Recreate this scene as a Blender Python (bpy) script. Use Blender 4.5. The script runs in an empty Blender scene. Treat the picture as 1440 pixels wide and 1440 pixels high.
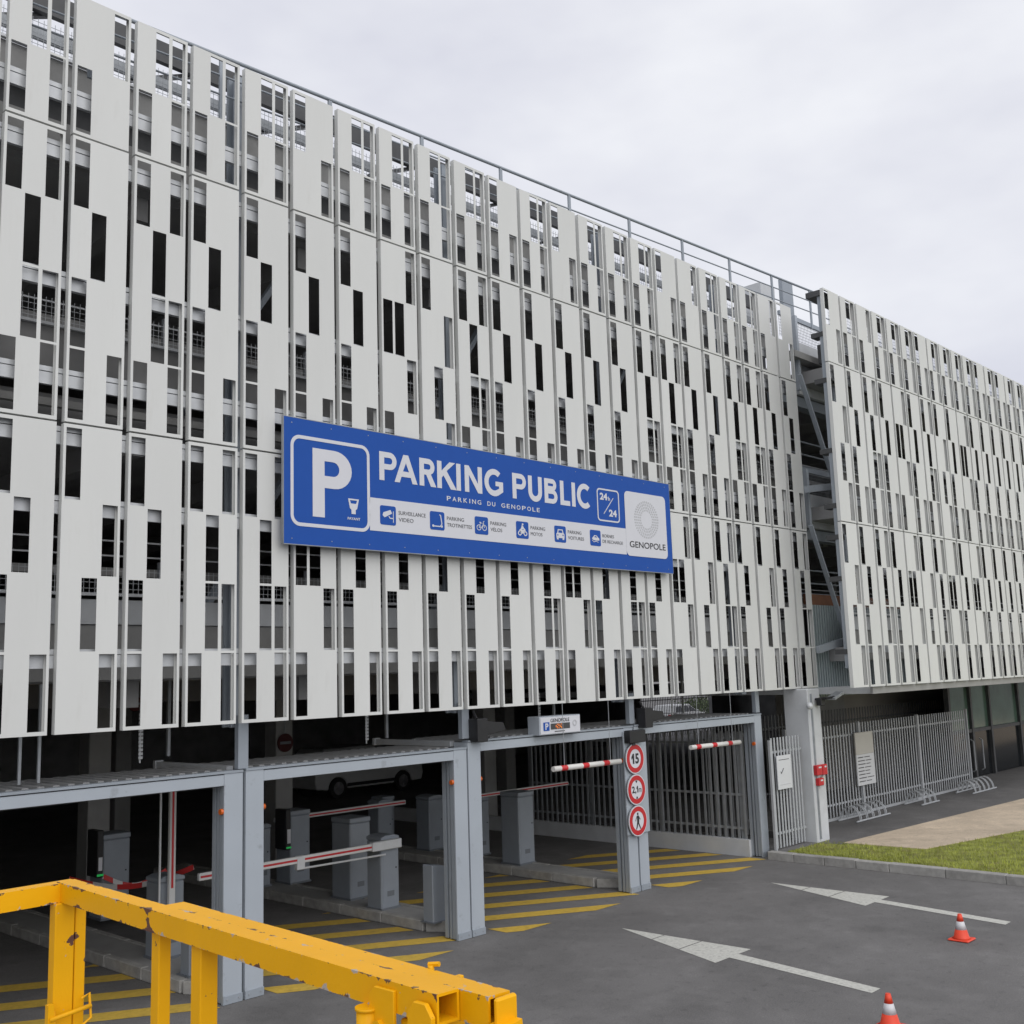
import bpy, bmesh, math, random
from mathutils import Vector, Matrix
random.seed(7)
S = bpy.context.scene
COL = S.collection
R = math.radians

# ------------------------------------------------------------------ camera
PX = 0.75                                  # facade panel pitch in metres
FB = 3.21                                  # underside of the cladding above the road
yaw, pit, rol = R(46.626), R(8.590), R(-1.8495)
fw = Vector((math.sin(yaw)*math.cos(pit), math.cos(yaw)*math.cos(pit), math.sin(pit)))
r0 = Vector((math.cos(yaw), -math.sin(yaw), 0)); u0 = r0.cross(fw)
rt = r0*math.cos(rol) + u0*math.sin(rol); up = u0*math.cos(rol) - r0*math.sin(rol)
cd = bpy.data.cameras.new('camera'); cam = bpy.data.objects.new('camera', cd); COL.objects.link(cam)
m = Matrix((rt, up, -fw)).transposed().to_4x4(); m.translation = Vector((-4.183, -11.42, 3.673))
cam.matrix_world = m
cd.sensor_width = 36; cd.lens = 36*1519.19/1440; cd.clip_start = .05; cd.clip_end = 3000
S.camera = cam

# ------------------------------------------------------------------ sky, sun, exposure
w = bpy.data.worlds.new('World'); S.world = w; w.use_nodes = True
nt = w.node_tree; nt.nodes.clear()
N = nt.nodes.new; L = nt.links.new
SUN_EL, SUN_AZ = R(40), R(196)             # azimuth clockwise from +Y
sky = N('ShaderNodeTexSky'); sky.sky_type = 'NISHITA'; sky.sun_disc = False
sky.sun_elevation = SUN_EL; sky.sun_rotation = SUN_AZ
tc = N('ShaderNodeTexCoord'); mp = N('ShaderNodeMapping'); mp.inputs['Scale'].default_value = (1, 1, 2.2)
mp.inputs['Location'].default_value = (.35, .1, .4)
ns = N('ShaderNodeTexNoise'); ns.inputs['Scale'].default_value = 2.1; ns.inputs['Detail'].default_value = 5; ns.inputs['Roughness'].default_value = .52
cr = N('ShaderNodeValToRGB')
cr.color_ramp.elements[0].position = .40; cr.color_ramp.elements[0].color = (6.85, 6.95, 7.75, 1)
cr.color_ramp.elements[1].position = .62; cr.color_ramp.elements[1].color = (8.75, 8.85, 9.25, 1)
mx = N('ShaderNodeMix'); mx.data_type = 'RGBA'; mx.inputs[0].default_value = .93
bg = N('ShaderNodeBackground'); bg.inputs['Strength'].default_value = .1
wo = N('ShaderNodeOutputWorld')
L(tc.outputs['Generated'], mp.inputs['Vector']); L(mp.outputs[0], ns.inputs['Vector']); L(ns.outputs['Fac'], cr.inputs[0])
L(sky.outputs[0], mx.inputs[6]); L(cr.outputs[0], mx.inputs[7]); L(mx.outputs[2], bg.inputs['Color']); L(bg.outputs[0], wo.inputs[0])
sd = bpy.data.lights.new('sun', 'SUN'); sd.energy = 1.5; sd.angle = R(75); sd.color = (1, .965, .91)
so = bpy.data.objects.new('sun', sd); COL.objects.link(so); so.location = (0, -20, 30)
sdir = Vector((math.sin(SUN_AZ)*math.cos(SUN_EL), math.cos(SUN_AZ)*math.cos(SUN_EL), math.sin(SUN_EL)))
so.rotation_euler = sdir.to_track_quat('Z', 'Y').to_euler()
S.view_settings.view_transform = 'Standard'; S.view_settings.look = 'None'
S.view_settings.exposure = 0.1; S.view_settings.gamma = 1; S.view_settings.use_curve_mapping = False
S.render.engine = 'CYCLES'
S.cycles.max_bounces = 6; S.cycles.diffuse_bounces = 3; S.cycles.glossy_bounces = 2

# ------------------------------------------------------------------ materials
def mat(name, col, rough=.6, metal=0., var=.12, vscale=6., bump=0., bscale=60., dirt=None, dscale=2., dlo=.55, dhi=.75, rnd=0., spec=.5, stretch=None, emit=None):
    M = bpy.data.materials.new(name); M.use_nodes = True
    t = M.node_tree; n = t.nodes; l = t.links
    b = n['Principled BSDF']; b.inputs['Roughness'].default_value = rough; b.inputs['Metallic'].default_value = metal
    b.inputs['Specular IOR Level'].default_value = spec
    c = (*col, 1)
    tc = n.new('ShaderNodeTexCoord'); src = tc.outputs['Object']
    if stretch:
        mpn = n.new('ShaderNodeMapping'); mpn.inputs['Scale'].default_value = stretch; l.new(src, mpn.inputs[0]); src = mpn.outputs[0]
    out = None
    nz = n.new('ShaderNodeTexNoise'); nz.inputs['Scale'].default_value = vscale; nz.inputs['Detail'].default_value = 6; l.new(src, nz.inputs['Vector'])
    rp = n.new('ShaderNodeValToRGB')
    rp.color_ramp.elements[0].position = .3; rp.color_ramp.elements[1].position = .7
    rp.color_ramp.elements[0].color = (*[x*(1-var) for x in col], 1); rp.color_ramp.elements[1].color = (*[min(1, x*(1+var)) for x in col], 1)
    l.new(nz.outputs['Fac'], rp.inputs[0]); out = rp.outputs[0]
    if dirt:
        dn = n.new('ShaderNodeTexNoise'); dn.inputs['Scale'].default_value = dscale; dn.inputs['Detail'].default_value = 8; dn.inputs['Roughness'].default_value = .65
        l.new(src, dn.inputs['Vector'])
        dr = n.new('ShaderNodeValToRGB'); dr.color_ramp.elements[0].position = dlo; dr.color_ramp.elements[1].position = dhi
        l.new(dn.outputs['Fac'], dr.inputs[0])
        x = n.new('ShaderNodeMix'); x.data_type = 'RGBA'; l.new(dr.outputs[0], x.inputs[0]); l.new(out, x.inputs[6]); x.inputs[7].default_value = (*dirt, 1); out = x.outputs[2]
    if rnd:
        oi = n.new('ShaderNodeObjectInfo'); hs = n.new('ShaderNodeHueSaturation'); mr = n.new('ShaderNodeMapRange')
        mr.inputs[3].default_value = 1-rnd; mr.inputs[4].default_value = 1+rnd
        l.new(oi.outputs['Random'], mr.inputs[0]); l.new(mr.outputs[0], hs.inputs['Value']); l.new(out, hs.inputs['Color']); out = hs.outputs[0]
    l.new(out, b.inputs['Base Color'])
    if bump:
        bn = n.new('ShaderNodeTexNoise'); bn.inputs['Scale'].default_value = bscale; bn.inputs['Detail'].default_value = 4; l.new(src, bn.inputs['Vector'])
        bp = n.new('ShaderNodeBump'); bp.inputs['Strength'].default_value = bump; bp.inputs['Distance'].default_value = .01
        l.new(bn.outputs['Fac'], bp.inputs['Height']); l.new(bp.outputs[0], b.inputs['Normal'])
    if emit:
        b.inputs['Emission Color'].default_value = (*emit[:3], 1); b.inputs['Emission Strength'].default_value = emit[3]
    return M
M = {}
M['panel'] = mat('panel_white', (.625, .636, .622), .48, var=.018, vscale=2.0, rnd=.03, dirt=(.55, .555, .535), dscale=4, dlo=.56, dhi=1.0, stretch=(1.6, 1.6, .3))
M['srail'] = mat('support_rail_grey', (.54, .56, .58), .4, var=.08, metal=.15)
M['rail'] = mat('rail_white', (.60, .62, .64), .4, var=.05, metal=.15)
M['shadered'] = mat('shaded_red', (.055, .008, .009), .8)  # sign red darkened to stand for the shade indoors
M['frost_reflection'] = mat('frosted_green_reflection', (.085, .14, .11), .15, var=.3, vscale=.8)  # frosted panes; green reflection of trees put into the base colour
M['fencew'] = mat('fence_grey', (.42, .44, .46), .5, metal=.15, var=.06, rnd=.05)
M['galv'] = mat('galvanised', (.33, .35, .37), .5, metal=.35, var=.15, vscale=5, rnd=.05)
M['steel'] = mat('grey_steel', (.30, .335, .375), .45, metal=.15, var=.05, vscale=2, dirt=(.25, .27, .29), dscale=3, dlo=.58, dhi=.85)
M['jamb'] = mat('gate_paint', (.385, .425, .47), .45, metal=.1, var=.04, vscale=1.5, dirt=(.22, .235, .25), dscale=5, dlo=.60, dhi=.82, bump=.03, bscale=9)
M['dark'] = mat('dark_steel', (.055, .057, .06), .5, var=.15)
M['black'] = mat('black_plastic', (.018, .018, .02), .45)
M['conc'] = mat('concrete', (.30, .30, .295), .85, var=.12, vscale=3, bump=.12, bscale=30, dirt=(.21, .21, .205), dscale=1.5, dlo=.5, dhi=.8)
M['conc_lt'] = mat('pale_concrete', (.54, .56, .58), .8, var=.06, vscale=2.5, bump=.06, bscale=25, dirt=(.42, .43, .44), dscale=1.2, dlo=.5, dhi=.85)
M['kerb'] = mat('kerb_concrete', (.33, .325, .31), .9, var=.15, vscale=8, bump=.2, bscale=50, rnd=.06, dirt=(.2, .195, .185), dscale=3, dlo=.5, dhi=.8)
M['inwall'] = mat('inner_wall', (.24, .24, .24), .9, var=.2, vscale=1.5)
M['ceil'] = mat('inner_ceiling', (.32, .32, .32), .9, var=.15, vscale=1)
M['brown'] = mat('brown_wall', (.36, .34, .31), .85, var=.1, vscale=1)
M['sheet'] = mat('corrugated_sheet', (.30, .35, .36), .5, metal=.2, var=.05)
M['door'] = mat('door_sheet', (.30, .305, .31), .5, metal=.3, var=.2, vscale=4)
M['blue'] = mat('sign_blue', (.018, .082, .36), .45, var=.02, spec=.15)
M['white'] = mat('sign_white', (.62, .63, .67), .4, var=.01, spec=.3)
M['logo'] = mat('logo_grey', (.46, .47, .49), .5, var=.02)
M['ink'] = mat('print_black', (.02, .02, .022), .5)
M['inkgrey'] = mat('print_grey', (.07, .072, .08), .5)
M['red'] = mat('sign_red', (.50, .022, .028), .4, var=.06)
M['cone'] = mat('cone_orange', (.75, .06, .022), .45, var=.06, dirt=(.5, .05, .03), dscale=9, dlo=.55, dhi=.8)
M['reflect'] = mat('cone_white', (.62, .62, .64), .4, var=.05)
M['box'] = mat('machine_grey', (.255, .285, .325), .45, var=.04, metal=.1)
M['boxdk'] = mat('machine_dark', (.14, .155, .175), .5, var=.05)
M['yellowline'] = mat('yellow_paint', (.56, .38, .06), .7, var=.15, vscale=14, dirt=(.19, .14, .05), dscale=7, dlo=.55, dhi=.8)
M['whiteline'] = mat('white_paint', (.52, .52, .48), .75, var=.12, vscale=25, dirt=(.22, .22, .21), dscale=16, dlo=.52, dhi=.82)
M['wood'] = mat('brown_band', (.17, .075, .04), .7)
M['board'] = mat('board_white', (.62, .64, .66), .4, var=.02)
M['cream'] = mat('board_cream', (.5, .49, .45), .4, var=.02)
M['carw'] = mat('car_white', (.62, .63, .63), .25, var=.01)
M['glass'] = mat('dark_glass', (.012, .014, .016), .12, var=0, spec=.3)
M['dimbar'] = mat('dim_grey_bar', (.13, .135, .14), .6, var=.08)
M['tyre'] = mat('tyre', (.02, .02, .02), .8)
M['rim'] = mat('alloy', (.5, .5, .52), .3, metal=.8)
M['leaf'] = mat('leaf', (.055, .085, .022), .6, var=.35, vscale=3)
M['led'] = mat('led_orange', (.5, .14, .02), .5, emit=(1, .25, .03, .7))
M['green'] = mat('green_light', (.02, .3, .06), .4, emit=(.03, 1, .2, .18))
M['orange'] = mat('orange_lens', (.62, .12, .015), .3, var=.1)

def asphalt(name, base, speck=.35):
    A = mat(name, base, .88, var=.16, vscale=.55, bump=.35, bscale=220, dirt=tuple(x*.72 for x in base), dscale=.45, dlo=.5, dhi=.72)
    t = A.node_tree; n = t.nodes; l = t.links; b = n['Principled BSDF']
    src = b.inputs['Base Color'].links[0].from_socket
    tc = n.new('ShaderNodeTexCoord')
    for sc, lo, hi, k in ((140, .35, .75, speck), (45, .3, .7, .12), (9, .58, .74, -.22), (28, .62, .76, .4), (2.3, .52, .7, .16), (1.1, .56, .7, -.2)):
        z = n.new('ShaderNodeTexNoise'); z.inputs['Scale'].default_value = sc; z.inputs['Detail'].default_value = 3; l.new(tc.outputs['Object'], z.inputs['Vector'])
        r = n.new('ShaderNodeMapRange'); r.inputs[1].default_value = lo; r.inputs[2].default_value = hi; r.inputs[3].default_value = 1-(k if sc in (140, 45) else 0); r.inputs[4].default_value = 1+k
        l.new(z.outputs['Fac'], r.inputs[0])
        h = n.new('ShaderNodeHueSaturation'); l.new(r.outputs[0], h.inputs['Value']); l.new(src, h.inputs['Color']); src = h.outputs[0]
    l.new(src, b.inputs['Base Color']); return A
M['asphalt'] = asphalt('asphalt', (.158, .154, .152))
M['walk'] = asphalt('walk_asphalt', (.145, .142, .142))
M['path'] = asphalt('beige_path', (.58, .48, .365), .14)
M['lawn'] = mat('lawn_soil', (.20, .22, .04), .9, var=.4, vscale=4, bump=.5, bscale=40, dirt=(.16, .13, .06), dscale=3, dlo=.5, dhi=.75)
M['grass'] = mat('grass_blades', (.30, .33, .05), .6, var=.4, vscale=2.5, dirt=(.36, .35, .10), dscale=4, dlo=.56, dhi=.78)
# yellow enamel with chips down to primer and rust
def enamel():
    A = mat('yellow_enamel', (.84, .415, .003), .42, var=.05, vscale=7, bump=.05, bscale=120, spec=.25)
    t = A.node_tree; n = t.nodes; l = t.links; b = n['Principled BSDF']
    src = b.inputs['Base Color'].links[0].from_socket
    tc = n.new('ShaderNodeTexCoord')
    at = n.new('ShaderNodeAttribute'); at.attribute_name = 'edge'
    pw = n.new('ShaderNodeMath'); pw.operation = 'POWER'; l.new(at.outputs['Fac'], pw.inputs[0]); pw.inputs[1].default_value = 3.
    for sc, lo, hi, c, ek in ((31, .70, .715, (.45, .40, .35), .12), (12, .672, .679, (.13, .06, .045), .115), (55, .72, .74, (.16, .09, .05), .15)):
        z = n.new('ShaderNodeTexNoise'); z.inputs['Scale'].default_value = sc; z.inputs['Detail'].default_value = 5; z.inputs['Roughness'].default_value = .6
        l.new(tc.outputs['Object'], z.inputs['Vector'])
        ma = n.new('ShaderNodeMath'); ma.operation = 'MULTIPLY_ADD'; l.new(pw.outputs[0], ma.inputs[0]); ma.inputs[1].default_value = ek; l.new(z.outputs['Fac'], ma.inputs[2])
        r = n.new('ShaderNodeMapRange'); r.inputs[1].default_value = lo; r.inputs[2].default_value = hi; l.new(ma.outputs[0], r.inputs[0])
        x = n.new('ShaderNodeMix'); x.data_type = 'RGBA'; l.new(r.outputs[0], x.inputs[0]); l.new(src, x.inputs[6]); x.inputs[7].default_value = (*c, 1); src = x.outputs[2]
    l.new(src, b.inputs['Base Color']); return A
M['yellow'] = enamel()
def stripes(name, a, bcol, axis, period, lo=.5):
    A = mat(name, a, .45, var=.03); t = A.node_tree; n = t.nodes; l = t.links; b = n['Principled BSDF']
    tc = n.new('ShaderNodeTexCoord'); sp = n.new('ShaderNodeSeparateXYZ'); l.new(tc.outputs['Object'], sp.inputs[0])
    d = n.new('ShaderNodeMath'); d.operation = 'DIVIDE'; l.new(sp.outputs[axis], d.inputs[0]); d.inputs[1].default_value = period
    f = n.new('ShaderNodeMath'); f.operation = 'FRACT'; l.new(d.outputs[0], f.inputs[0])
    g = n.new('ShaderNodeMath'); g.operation = 'GREATER_THAN'; l.new(f.outputs[0], g.inputs[0]); g.inputs[1].default_value = lo
    x = n.new('ShaderNodeMix'); x.data_type = 'RGBA'; l.new(g.outputs[0], x.inputs[0]); x.inputs[6].default_value = (*a, 1); x.inputs[7].default_value = (*bcol, 1)
    l.new(x.outputs[2], b.inputs['Base Color']); return A
M['tape'] = stripes('tape', (.55, .04, .04), (.6, .6, .6), 0, .3)
M['barstripe'] = stripes('bar_stripe', (.66, .65, .62), (.55, .02, .025), 0, .52, .72)

# ------------------------------------------------------------------ mesh helpers
def BM(): return bmesh.new()
def box(bm, x0, x1, y0, y1, z0, z1):
    v = [bm.verts.new(p) for p in ((x0,y0,z0),(x1,y0,z0),(x1,y1,z0),(x0,y1,z0),(x0,y0,z1),(x1,y0,z1),(x1,y1,z1),(x0,y1,z1))]
    for f in ((3,2,1,0),(4,5,6,7),(0,1,5,4),(1,2,6,5),(2,3,7,6),(3,0,4,7)): bm.faces.new([v[i] for i in f])
    return v
def beam(bm, p, q, w, h, up=(0,0,1)):
    p, q = Vector(p), Vector(q); d = (q-p).normalized(); s = d.cross(Vector(up)).normalized(); u = s.cross(d)
    c = []
    for o in (p, q):
        c += [bm.verts.new(o+s*a*w/2+u*b*h/2) for a, b in ((-1,-1),(1,-1),(1,1),(-1,1))]
    for f in ((3,2,1,0),(4,5,6,7),(0,1,5,4),(1,2,6,5),(2,3,7,6),(3,0,4,7)): bm.faces.new([c[i] for i in f])
def tube(bm, pts, r, n=8, cap=True):
    pts = [Vector(p) for p in pts]; rings = []
    rr = r if isinstance(r, (list, tuple)) else [r]*len(pts)
    for i, p in enumerate(pts):
        d = (pts[min(i+1, len(pts)-1)]-pts[max(i-1, 0)]).normalized()
        a = d.orthogonal() if i == 0 else (pa - d*pa.dot(d)); a.normalize(); pa = a; b = d.cross(a)
        rings.append([bm.verts.new(p+(a*math.cos(2*math.pi*k/n)+b*math.sin(2*math.pi*k/n))*rr[i]) for k in range(n)])
    for A, B in zip(rings, rings[1:]):
        for k in range(n): bm.faces.new((A[k], A[(k+1)%n], B[(k+1)%n], B[k])).smooth = n > 6
    if cap: bm.faces.new(rings[0][::-1]); bm.faces.new(rings[-1])
def prism(bm, poly, y0, y1):          # polygon in x,z extruded along y
    a = [bm.verts.new((x, y0, z)) for x, z in poly]; b = [bm.verts.new((x, y1, z)) for x, z in poly]
    bm.faces.new(a); bm.faces.new(b[::-1]); k = len(poly)
    for i in range(k): bm.faces.new((a[i], b[i], b[(i+1)%k], a[(i+1)%k]))
def slab(bm, poly, z0, z1):           # polygon in x,y
    a = [bm.verts.new((x, y, z0)) for x, y in poly]; b = [bm.verts.new((x, y, z1)) for x, y in poly]
    bm.faces.new(a[::-1]); bm.faces.new(b); k = len(poly)
    for i in range(k): bm.faces.new((a[i], a[(i+1)%k], b[(i+1)%k], b[i]))
def finish(bm, bevel=0, seg=1):
    bmesh.ops.recalc_face_normals(bm, faces=bm.faces[:])
    if bevel: bmesh.ops.bevel(bm, geom=bm.edges[:], offset=bevel, segments=seg, affect='EDGES', profile=.5)
def mesh(name, bm, material):
    me = bpy.data.meshes.new(name); bm.to_mesh(me); bm.free(); me.materials.append(M[material] if isinstance(material, str) else material); return me
def tag(o, label=None, cat=None, group=None, kind=None):
    if label: o['label'] = label
    if cat: o['category'] = cat
    if group: o['group'] = group
    if kind: o['kind'] = kind
    return o
def link(name, me, parent=None, loc=None):
    o = bpy.data.objects.new(name, me); COL.objects.link(o)
    if parent is not None: o.parent = parent
    if loc is not None: o.location = loc
    return o
def worldloc(o):
    v = Vector(o.location)
    while o.parent: o = o.parent; v += Vector(o.location)
    return v
def part(name, bm, material, parent=None, bevel=0, kind=None):
    """mesh given in world coordinates; origin shifted into the parent's space"""
    finish(bm, bevel)
    if parent is not None: bmesh.ops.translate(bm, vec=-worldloc(parent), verts=bm.verts[:])
    o = link(name, mesh(name, bm, material), parent)
    if kind: o['kind'] = kind
    return o
def top(name, bm, material, loc, label, cat, group=None, bevel=0):
    finish(bm, bevel); bmesh.ops.translate(bm, vec=-Vector(loc), verts=bm.verts[:])
    o = link(name, mesh(name, bm, material), None, loc); return tag(o, label, cat, group)
def thing(name, loc, label, cat, group=None):
    o = bpy.data.objects.new(name, None); COL.objects.link(o); o.location = loc; o.empty_display_size = .2
    return tag(o, label, cat, group)
def struct(name, bm, material, bevel=0):
    o = part(name, bm, material, None, bevel); o['kind'] = 'structure'; return o
def bx(name, material, parent, *a, bevel=0, kind=None):
    b = BM(); box(b, *a); return part(name, b, material, parent, bevel, kind)
DG = None
def loops_mesh(name, loops, material, depth=.002):
    """filled flat shape from closed loops (x,z), holes by even-odd; faces -Y, thickness along y"""
    cu = bpy.data.curves.new('c', 'CURVE'); cu.dimensions = '2D'; cu.fill_mode = 'BOTH'; cu.extrude = depth/2
    for lp in loops:
        s = cu.splines.new('POLY'); s.points.add(len(lp)-1); s.use_cyclic_u = True
        for i, (x, z) in enumerate(lp): s.points[i].co = (x, z, 0, 1)
    return curve_to_mesh(cu, name, material)
def curve_to_mesh(cu, name, material, fit=None):
    o = bpy.data.objects.new('tmp', cu); COL.objects.link(o)
    me = bpy.data.meshes.new_from_object(o, depsgraph=None)
    bpy.data.objects.remove(o); bpy.data.curves.remove(cu)
    me.name = name
    if fit:
        x0, x1, z0, z1 = fit
        xs = [v.co.x for v in me.vertices]; ys = [v.co.y for v in me.vertices]
        ax, bx_, ay, by = min(xs), max(xs), min(ys), max(ys)
        for v in me.vertices:
            v.co.x = x0+(v.co.x-ax)/(bx_-ax)*(x1-x0); v.co.y = z0+(v.co.y-ay)/(by-ay)*(z1-z0)
    me.transform(Matrix.Rotation(R(90), 4, 'X'))
    me.materials.clear(); me.materials.append(M[material])
    for p in me.polygons: p.use_smooth = False
    return me
def text(name, s, fit, material, parent, y, bold=0., space=1., depth=.002):
    cu = bpy.data.curves.new('t', 'FONT'); cu.body = s; cu.size = 1; cu.offset = bold; cu.space_character = space; cu.extrude = .001; cu.resolution_u = 5
    me = curve_to_mesh(cu, name, material, fit)
    return link(name, me, parent, (0, y, 0))
def rrect(x0, x1, z0, z1, r, n=6):
    out = []
    for cx, cz, a in ((x1-r, z1-r, 0), (x0+r, z1-r, 90), (x0+r, z0+r, 180), (x1-r, z0+r, 270)):
        out += [(cx+r*math.cos(R(a+90*k/n)), cz+r*math.sin(R(a+90*k/n))) for k in range(n+1)]
    return out
def circ(cx, cz, r, n=24, rx=None): return [(cx+(rx or r)*math.cos(2*math.pi*k/n), cz+r*math.sin(2*math.pi*k/n)) for k in range(n)]
def stroke(pts, w):
    """closed outline of a thick polyline"""
    P = [Vector((a, b)) for a, b in pts]; L_, R_ = [], []
    for i, p in enumerate(P):
        d = (P[min(i+1, len(P)-1)]-P[max(i-1, 0)]).normalized(); nn = Vector((-d.y, d.x))*w/2
        L_.append(tuple(p+nn)); R_.append(tuple(p-nn))
    return L_+R_[::-1]
def flat(name, loops, material, parent, y, depth=.002):
    return link(name, loops_mesh(name, loops, material, depth), parent, (0, y, 0))

# ================================================================== GROUND
b = BM(); g = 900
v = [b.verts.new(p) for p in ((-g,-g,0),(g,-g,0),(g,g,0),(-g,g,0))]; b.faces.new(v)
road = struct('road', b, 'asphalt')

def clip(poly, fn):
    out = []
    for i in range(len(poly)):
        a, c = poly[i], poly[(i+1) % len(poly)]; fa, fc = fn(a), fn(c)
        if fa >= 0: out.append(a)
        if fa*fc < 0: t = fa/(fa-fc); out.append((a[0]+(c[0]-a[0])*t, a[1]+(c[1]-a[1])*t))
    return out
def sheet(name, poly, z, material, parent):
    b = BM(); b.faces.new([b.verts.new((x, y, z)) for x, y in poly]); return part(name, b, material, parent)
for lx0, lx1, off in ((-.25, 2.92, .05), (3.66, 6.8, .1), (7.5, 10.75, 0.), (11.5, 14.78, .0)):
    for k in range(-6, 9):
        c = off + k*1.0
        # band between lines y = c-.6(x-lx0) .. +.38
        P = [(lx0-1, c+.6), (lx1+1, c-.6*(lx1+1-lx0)), (lx1+1, c+.38-.6*(lx1+1-lx0)), (lx0-1, c+.38+.6)]
        for fn in (lambda p: p[0]-lx0, lambda p: lx1-p[0], lambda p: p[1]+.13, lambda p: 3.3-p[1]):
            P = clip(P, fn)
            if len(P) < 3: break
        if len(P) >= 3: sheet('hatch_stripe', P, .004, 'yellowline', road)
def arrow(x, y, lean):
    def T(u, v): return (x+u+v*lean, y-v)       # v runs toward the camera, from the tip
    for a, c in ((0, .72), (.74, 1.33), (1.35, 2.1)):
        wa, wc = .42*a/2.1, .42*c/2.1
        sheet('arrow_marking', [T(-wa, a), T(wa if a else .01, a), T(wc, c), T(-wc, c)], .004, 'whiteline', road)
    sheet('arrow_marking', [T(-.1, 2.1), T(.12, 2.1), T(.12, 4.2), T(-.1, 4.2)], .0042, 'whiteline', road)
arrow(8.67, -1.2, -.175); arrow(12.80, -1.22, -.18)

# right-hand pavement, path, lawn, kerb
b = BM(); slab(b, [(15.0, -.26), (16.3, -.26), (16.4, -.75), (25.3, -1.4), (60, -3.6), (60, 12), (17.2, 12), (17.2, .45), (15.22, .45), (15.22, .1), (15.0, .1)], -.05, .14); struct('pavement', b, 'walk')
b = BM(); slab(b, [(16.55, -.68), (16.65, -2.3), (20, -3.0), (60, -11), (60, -3.4), (25.33, -1.21)], -.04, .146); struct('footpath', b, 'path')
b = BM(); slab(b, [(15.0, -.265), (15.0, -30), (60, -30), (60, -4), (25.3, -1.45), (16.4, -.78), (16.3, -.265)], -.06, .135); struct('lawn', b, 'lawn')
kerb = bpy.data.objects.new('kerb', None); COL.objects.link(kerb); kerb['kind'] = 'structure'; kerb.location = (14.8, 0, 0)
ky = .02
for k in range(13):
    ln = [.55, .62, .62, .62][k % 4] if k < 4 else 1.0
    j = random.uniform(-.006, .006)
    b = BM(); slab(b, [(14.80+j, ky-ln), (14.98+j, ky-ln), (14.98+j, ky), (14.80+j, ky)], -.05, .15+j); part('kerb_stone', b, 'kerb', kerb, .012); ky -= ln+.008
b = BM()
rg = random.Random(3)
def in_path(x, y):
    if x < 16.55: return False
    lo = -2.3-(x-16.65)*.21 if x < 20 else -3-(x-20)*.2
    return lo-.02 < y
for k in range(30000):
    x = 15+rg.random()**1.5*17; y = -.3-rg.random()*8
    if in_path(x, y) or (15 < x < 17 and y > -.3): continue
    h = rg.uniform(.03, .075); a = rg.random()*6.283; dx, dy = math.cos(a)*.007, math.sin(a)*.007; lx, ly = rg.gauss(0, .02), rg.gauss(0, .02)
    b.faces.new([b.verts.new(p) for p in ((x-dx, y-dy, .13), (x+dx, y+dy, .13), (x+lx, y+ly, .13+h))])
go = link('grass', mesh('grass', b, 'grass')); tag(go, 'short green grass beside the kerb and beige path', 'grass', None, 'stuff')

# traffic islands at the gates
def island(x0, x1, ylen, lab):
    o = bpy.data.objects.new('traffic_island', None); COL.objects.link(o); o.location = (x0, .5, 0); o['kind'] = 'structure'
    xm = (x0+x1)/2
    b = BM(); slab(b, [(x0+.1, 1.0), (x0+.4, .62), (x1-.02, .62), (x1-.02, ylen), (x0+.1, ylen)], 0, .142); part('paving', b, 'conc', o)
    def stone(p, q, q2, p2):
        b = BM(); slab(b, [p, q, q2, p2], 0, .155+random.uniform(-.004, .004)); part('kerb_stone', b, 'kerb', o, .012)
    stone((x0, 1.0), (x0+.3, .5), (x0+.4, .615), (x0+.115, 1.05)); stone((x0+.31, .5), (x1-.06, .5), (x1-.06, .61), (x0+.41, .61))
    y = 1.01
    while y < ylen:
        e = min(y+1.0, ylen); stone((x0, y+.05 if y < 1.1 else y), (x0+.11, y+.05 if y < 1.1 else y), (x0+.11, e), (x0, e)); y = e+.008
    y = .62
    while y < ylen:
        e = min(y+1.0, ylen); stone((x1-.1, y), (x1, y), (x1, e), (x1-.1, e)); y = e+.008
island(2.92, 3.62, 9, ''); island(6.83, 7.5, 9, ''); island(10.78, 11.45, 7.5, '')

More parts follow.
